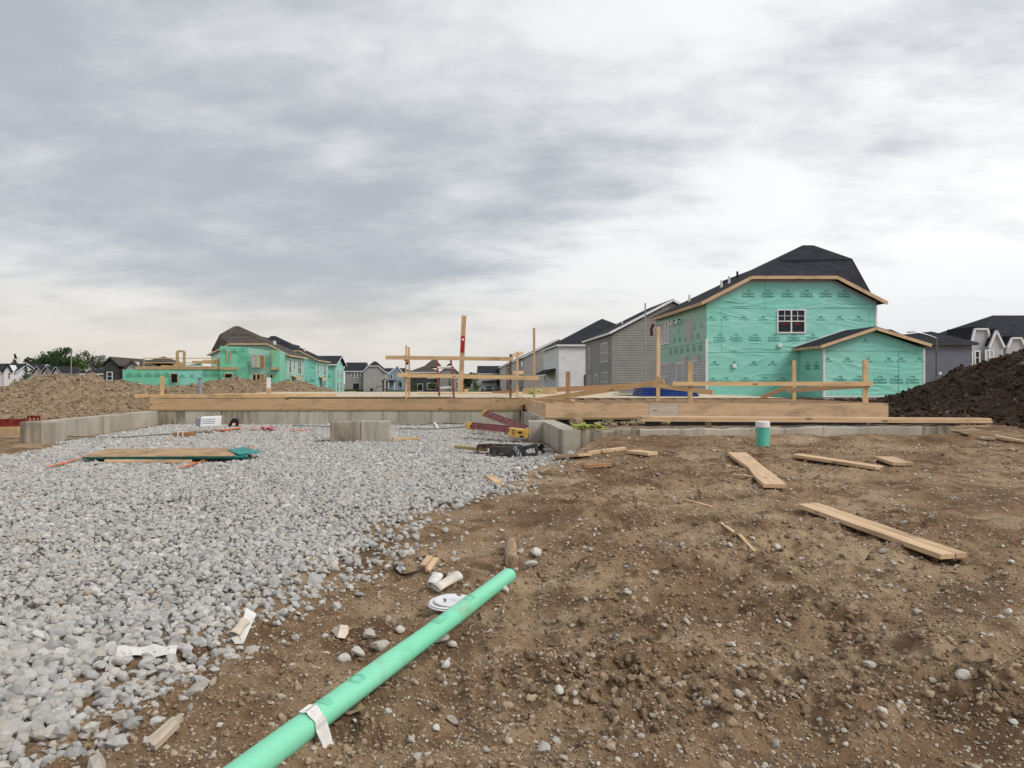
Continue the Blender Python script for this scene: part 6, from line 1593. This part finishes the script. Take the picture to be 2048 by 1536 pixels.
# ------------------------------------------------------------------ rolled house wrap in the foreground
ro_ = thing('wrap_roll', 'long light green roll of house wrap lying in the foreground', 'wrap roll', GP(760, 1350))
A = GP(1018, 1166); B = GP(486, 1580) if False else Vector((-.925, 2.25, float(ground_z(-.925, 2.25))))
A = A+Vector((0, 0, .050)); B = B+Vector((0, 0, .060)); ax = (B-A).normalized(); sd = ax.cross(Vector((0, 0, 1))).normalized(); upv = sd.cross(ax)
n, m_ = 60, 40; vs = []; fs = []
for i in range(n+1):
    t = i/n; c = A.lerp(B, t); rad = .047+.009*t
    for j in range(m_):
        a = 2*math.pi*j/m_; q = 1+.045*math.sin(3*a+t*9)*.5+.02*math.sin(2*a+t*23)
        flat = .92 if math.sin(a) < -.3 else 1.0
        vs.append(c+sd*(math.cos(a)*rad*q*1.06)+upv*(math.sin(a)*rad*q*flat))
for i in range(n):
    for j in range(m_): fs.append((i*m_+j, i*m_+(j+1) % m_, (i+1)*m_+(j+1) % m_, (i+1)*m_+j))
k = MB(); k.add(vs, fs); roll = k.build('roll', M['rollgreen'], ro_, smooth=True)
k = MB(); inner = []
for s_, rr_v in ((0, .070), (.05, .060)):
    pass
k.tube([A+ax*.004, A+ax*.35], .040, 20, False); k.build('inner_layer', M['rollgreen'], ro_, smooth=True)
for t, w in ((.22, .10), (.34, .14), (.36, .07), (.62, .10), (.70, .06)):
    k = MB(); rad = .0785+.020*t
    for j in range(8):
        a0, a1 = R(55+j*9), R(55+(j+1)*9)
        def pt(a, tt): c = A.lerp(B, tt); rr = (.047+.009*tt)*(1+.045*math.sin(3*a+tt*9)*.5+.02*math.sin(2*a+tt*23))+.0012; return c+sd*(math.cos(a)*rr*1.06)+upv*(math.sin(a)*rr)
        dt = w/3.4/2*(.6+.4*math.sin(j/8*math.pi)); 
        if 2 <= j < 6 and w > .09:
            k.quad(pt(a0, t-dt), pt(a0, t-dt*.5), pt(a1, t-dt*.5), pt(a1, t-dt)); k.quad(pt(a0, t+dt*.5), pt(a0, t+dt), pt(a1, t+dt), pt(a1, t+dt*.5))
        else: k.quad(pt(a0, t-dt), pt(a0, t+dt), pt(a1, t+dt), pt(a1, t-dt))
    k.build('printed_letter', M['rollink'], ro_)
# log stub at the roll's end
lg = thing('wood_stub', 'short weathered log stub behind the far end of the green roll', 'log', GP(1025, 1135))
a, b = GP(1024, 1140)+Vector((0, 0, .05)), GP(1022, 1098)+Vector((0, 0, .055)); k = MB(); r = random.Random(6)
pts = [a.lerp(b, t)+Vector((r.uniform(-.006, .006), 0, r.uniform(-.006, .006))) for t in np.linspace(0, 1, 6)]; k.tube(pts, [.050, .050, .048, .050, .046, .038], 14); k.build('stub', M['log'], lg, smooth=False)

# ------------------------------------------------------------------ litter
def crumple(name, label, outline, mat, cat, lift, seed, thick=.003, amp=.02, parent=None):
    """a creased sheet: outline in photo pixels laid on the soil, with folds"""
    r = random.Random(seed); base = [GP(*p) for p in outline]; c = sum(base, Vector())/len(base); k = MB(); n = len(base)
    ring1 = [p+Vector((0, 0, lift*r.uniform(.2, 1)+.008)) for p in base]
    ring2 = [c.lerp(p, .55)+Vector((r.uniform(-amp, amp), r.uniform(-amp, amp), lift*r.uniform(.6, 1.6)+.012)) for p in base]
    ctr = c+Vector((0, 0, lift*r.uniform(.7, 1.7)+.015)); vs = ring1+ring2+[ctr]; vs = vs+[v-Vector((0, 0, thick)) for v in vs]; N = 2*n+1; fs = []
    for i in range(n):
        j = (i+1) % n; fs += [(i, j, n+j, n+i), (n+i, n+j, 2*n), (N+j, N+i, N+n+i, N+n+j), (N+n+j, N+n+i, N+2*n), (j, i, N+i, N+j)]
    k.add(vs, fs); return tag(k.build(name, mat), label, cat)
def tubeform(root, a, b, r, mat, name, flat=.7, seed=1, n=14):
    rr = random.Random(seed); a = Vector(a); b = Vector(b); d = (b-a).normalized(); s = d.cross(Vector((0, 0, 1))).normalized(); u = s.cross(d); vs = []; fs = []; m = 6
    for i in range(m+1):
        t = i/m; q = r*(1+.12*math.sin(t*5+seed))
        for shell in (1.0, .88):
            for j in range(n):
                an = 2*math.pi*j/n; w = 1+.10*math.sin(2*an+seed+t*2)
                vs.append(a.lerp(b, t)+s*math.cos(an)*q*w*shell+u*math.sin(an)*q*flat*w*shell)
    row = 2*n
    for i in range(m):
        for j in range(n):
            j2 = (j+1) % n; fs += [(i*row+j, i*row+j2, (i+1)*row+j2, (i+1)*row+j), (i*row+n+j2, i*row+n+j, (i+1)*row+n+j, (i+1)*row+n+j2)]
    for i in (0, m):
        for j in range(n): j2 = (j+1) % n; fs.append((i*row+j, i*row+n+j, i*row+n+j2, i*row+j2))
    k = MB(); k.add(vs, fs); return k.build(name, mat, root, smooth=True)
M['cupwhite'] = plain('cream_paper', (.70, .64, .54), .75, .1, 18)
cu = thing('paper_cup', 'crushed cream paper cup lying above the white lids', 'cup', GP(890, 1190))
a, b = GP(872, 1188)+Vector((0, 0, .035)), GP(918, 1166)+Vector((0, 0, .05)); tubeform(cu, a, b, .048, M['cupwhite'], 'cup', .5, 3)
tubeform(cu, GP(862, 1180)+Vector((0, 0, .03)), GP(876, 1166)+Vector((0, 0, .05)), .040, M['paper'], 'lid', .6, 5)
pl = thing('lid_stack', 'stack of flattened white lids partly under the green roll', 'lid', GP(905, 1215))
c = GP(903, 1214)
for i, (r0, z, dx_) in enumerate(((.115, .012, -.012), (.115, .024, -.006), (.105, .036, .012))):
    k = MB(); cc = c+Vector((dx_, .0, z)); pts = [(math.cos(t)*r0*(1.15), math.sin(t)*r0*.95) for t in np.linspace(0, 6.283, 37)[:-1]]; n = len(pts); vs = []
    for f, dz in ((1.0, 0), (.94, .010), (.84, .004), (.0, .005)): vs += [cc+Vector((x*f, y*f, dz+.028*y/.1*.25)) for x, y in pts]
    fs = [(g*n+j, g*n+(j+1) % n, (g+1)*n+(j+1) % n, (g+1)*n+j) for g in range(3) for j in range(n)]; k.add(vs, fs); k.build('lid', M['white'], pl, smooth=True)
MB().slab([GP(877, 1216)+Vector((0, 0, .06)), GP(893, 1221)+Vector((0, 0, .06)), GP(893, 1223)+Vector((0, 0, .055)), GP(877, 1219)+Vector((0, 0, .055))], (0, 0, .006)).build('stick', M['kraft'], pl)
sp = thing('strap_loop', 'bent brown packing strap with wood scraps on the soil', 'strap', GP(830, 1145))
loop = [(832, 1127), (862, 1121), (861, 1132), (853, 1148), (812, 1160), (800, 1158), (787, 1146), (795, 1139)]
L = [GP(*p)+Vector((0, 0, .022)) for p in loop]; k = MB()
for a, b in zip(L[:-1], L[1:]): k.slab([a, b, b+Vector((0, 0, .022)), a+Vector((0, 0, .022))], Vector((.002, .003, 0)))
k.build('strap', M['steel'], sp)
for a, b in (((846, 1142), (860, 1126)), ((854, 1150), (872, 1130))): board('wood_scrap', on_soil(*a, .03), on_soil(*b, .045), .045, .022, M['fir'], sp, bevel=.002)
def inked(o, pts, seed, mat=None):
    """short printed strokes on a scrap"""
    pass
wr_ = thing('sleeve_wrapper', 'folded white wrapper with cream tube at the gravel edge', 'wrapper', GP(484, 1285))
tubeform(wr_, GP(468, 1282)+Vector((0, 0, .03)), GP(490, 1258)+Vector((0, 0, .045)), .030, M['card'], 'sleeve', .8, 2)
a, b, c, e = GP(486, 1291), GP(512, 1250), GP(492, 1246), GP(476, 1288)
MB().slab([a+Vector((0, 0, .01)), b+Vector((0, 0, .06)), c+Vector((0, .0, .085)), e+Vector((-.0, .0, .045))], (.002, .002, .002)).build('flap', M['paper'], wr_)
MB().slab([a+Vector((0, 0, .01)), e+Vector((0, 0, .045)), GP(462, 1284)+Vector((0, 0, .02)), GP(470, 1291)+Vector((0, 0, .008))], (.002, .002, .002)).build('flap', M['paper'], wr_)
fs_ = thing('film_strip', 'flat white printed strip at the lower edge of the gravel', 'wrapper', GP(295, 1320))
a, b = GP(232, 1322)+Vector((0, 0, .04)), GP(352, 1320)+Vector((0, 0, .045)); n = 10; k = MB(); r = random.Random(8); L = []
for i in range(n+1):
    p = a.lerp(b, i/n); w = .020+.006*math.sin(i*1.3); L.append((p+Vector((0, -.01, -w+r.uniform(0, .006))), p+Vector((0, .02, w+r.uniform(0, .01)))))
for (p, q), (s_, t) in zip(L[:-1], L[1:]): k.slab([p, q, t, s_], (0, .003, 0))
k.build('film', M['paper'], fs_)
for i, (f, w0, w1) in enumerate(((.3, .25, .5), (.2, .5, .8), (.5, .3, .45), (.35, .15, .7), (.6, .5, .8))):
    p, q = L[(1, 2, 4, 6, 8)[i]]; p2, q2 = L[(1, 2, 4, 6, 8)[i]+1]; a0 = p.lerp(q, f); a1 = p2.lerp(q2, f+.1)
    MB().slab([a0.lerp(a1, w0)+Vector((0, -.002, 0)), a0.lerp(a1, w1)+Vector((0, -.002, 0)), a0.lerp(a1, w1)+Vector((0, -.002, .004)), a0.lerp(a1, w0)+Vector((0, -.002, .003))], (0, .001, 0)).build('printed_mark', M['paper_print'], fs_)
# splintered pale wood
sw = thing('wood_splinter', 'pale weathered piece of split wood in the lower left foreground', 'wood scrap', GP(330, 1480))
A, B = GP(300, 1503)+Vector((0, 0, .022)), GP(362, 1450)+Vector((0, 0, .03)); dr = (B-A).normalized(); sdx = dr.cross(Vector((0, 0, 1))).normalized()
for i, (o, l0, l1, w) in enumerate(((-.026, .0, .92, .026), (-.002, .03, 1.0, .024), (.020, -.02, .80, .022))):
    p, q = A+dr*(l0*(B-A).length)+sdx*o, A+dr*(l1*(B-A).length)+sdx*(o*.7); board('split_piece', p, q, w, .018+.004*i, M['oldwood'], sw, roll=.1*(i-1))
# white wrapper with lettering over the roll
c0 = A  # unused
ww = thing('label_wrapper', 'white printed paper wrapper draped over the green roll', 'wrapper', GP(672, 1450))
A = GP(1018, 1166)+Vector((0, 0, .050)); t0 = .735; cc = A.lerp(B := Vector((-.925, 2.25, float(ground_z(-.925, 2.25))+.060)), t0); rad = .055
prof = []
for an in np.linspace(95, 250, 11):
    aa = R(180-an) if False else R(an); prof.append(cc-sd*(math.cos(R(180)-aa)*rad*1.12)*1.0+upv*(math.sin(aa)*rad*1.08))
prof = [cc+(-sd if True else sd)*(-math.cos(R(an))*rad*1.13)+upv*(math.sin(R(an))*rad*1.10) for an in np.linspace(75, 182, 9)]
end = prof[-1]; prof += [end+(-sd)*.02+upv*-.045, end+(-sd)*.035+upv*-.075]
k = MB(); r = random.Random(2); L = [(p-ax*(.032+.006*math.sin(i))+upv*r.uniform(0, .006), p+ax*(.034+.005*math.cos(i*1.7))+upv*r.uniform(0, .006)) for i, p in enumerate(prof)]
for (p, q), (s_, t) in zip(L[:-1], L[1:]): k.slab([p, q, t, s_], upv*.002)
k.build('wrapper', M['paper'], ww)
sq = []
for i in range(26):
    u = i/25; p, q = L[1]; m0 = p.lerp(q, .15+.7*u)+(prof[2]-prof[1])*(.25+.35*math.sin(i*1.9)*(.5+.5*math.sin(i*.7)))+upv*.0035-sd*.003; sq.append(m0)
MB().tube(sq, .0012, 5).build('handwriting', M['paper_print'], ww)
ks = thing('kraft_strip', 'twisted brown cardboard strip beside the green roll', 'cardboard', GP(720, 1430))
line = [(752, 1376), (735, 1388), (718, 1400), (712, 1418), (716, 1432), (704, 1440)]; L = []
for i, p in enumerate(line): g = GP(*p)+Vector((0, 0, .02+.012*math.sin(i*1.4))); w = (.010, .018, .022, .020, .034, .045)[i]; L.append((g+Vector((-w, 0, .012*math.cos(i))), g+Vector((w, .008, .014))))
k = MB()
for (p, q), (s_, t) in zip(L[:-1], L[1:]): k.slab([p, q, t, s_], (0, .002, .002))
k.build('strip', M['kraft'], ks)
lumber('thin pale stick under the green roll beside the paper wrapper', on_soil(640, 1463, .02), on_soil(702, 1411, .03), .02, .014, M['spf'])
crumple('paper_scrap', 'small crumpled beige paper on the soil left of the green roll', [(663, 1268), (672, 1262), (686, 1263), (697, 1272), (690, 1282), (675, 1283)], M['card'], 'paper scrap', .03, 4)
oc = Vector((-1.70, 2.72, float(ground_z(-1.70, 2.72))))
tag(MB().slab([oc+Vector((-.35, -.25, .09)), oc+Vector((.07, -.25, .095)), oc+Vector((-.02, .03, .10)), oc+Vector((-.35, .14, .095))], (0, 0, .014)).build('board_corner', M['orange']), 'orange board corner poking in at the lower left of the gravel', 'board')
# red barrier and boards outside the left wall
tag(MB().slab([P(-60, 838, 15.6), P(55, 838, 15.0), P(55, 856, 15.0), P(-60, 862, 15.6)], (0, .05, 0)).build('red_barrier', M['redwood']), 'dark red sheet lying outside the left concrete wall', 'barrier')
q = thing('rack', 'small red rack behind the end of the left concrete wall', 'rack', P(68, 842, 15.2))
for px in (56, 64, 72, 79): MB().beam(P(px, 842, 15.3), P(px, 833, 15.3), .03, .03).build('upright', M['redwood'], q)
MB().beam(P(55, 833.5, 15.3), P(80, 833.5, 15.3), .03, .04).build('bar', M['redwood'], q)
for i, (y0, y1, lab) in enumerate(((861, 858, 'upper pale board outside the left concrete wall'), (867, 863.5, 'lower pale board outside the left concrete wall'))): lumber(lab, P(-60, y0, 14.2), P(38, y1, 14.0), .10, .045, M['spf'], up=(0, 1, 0))
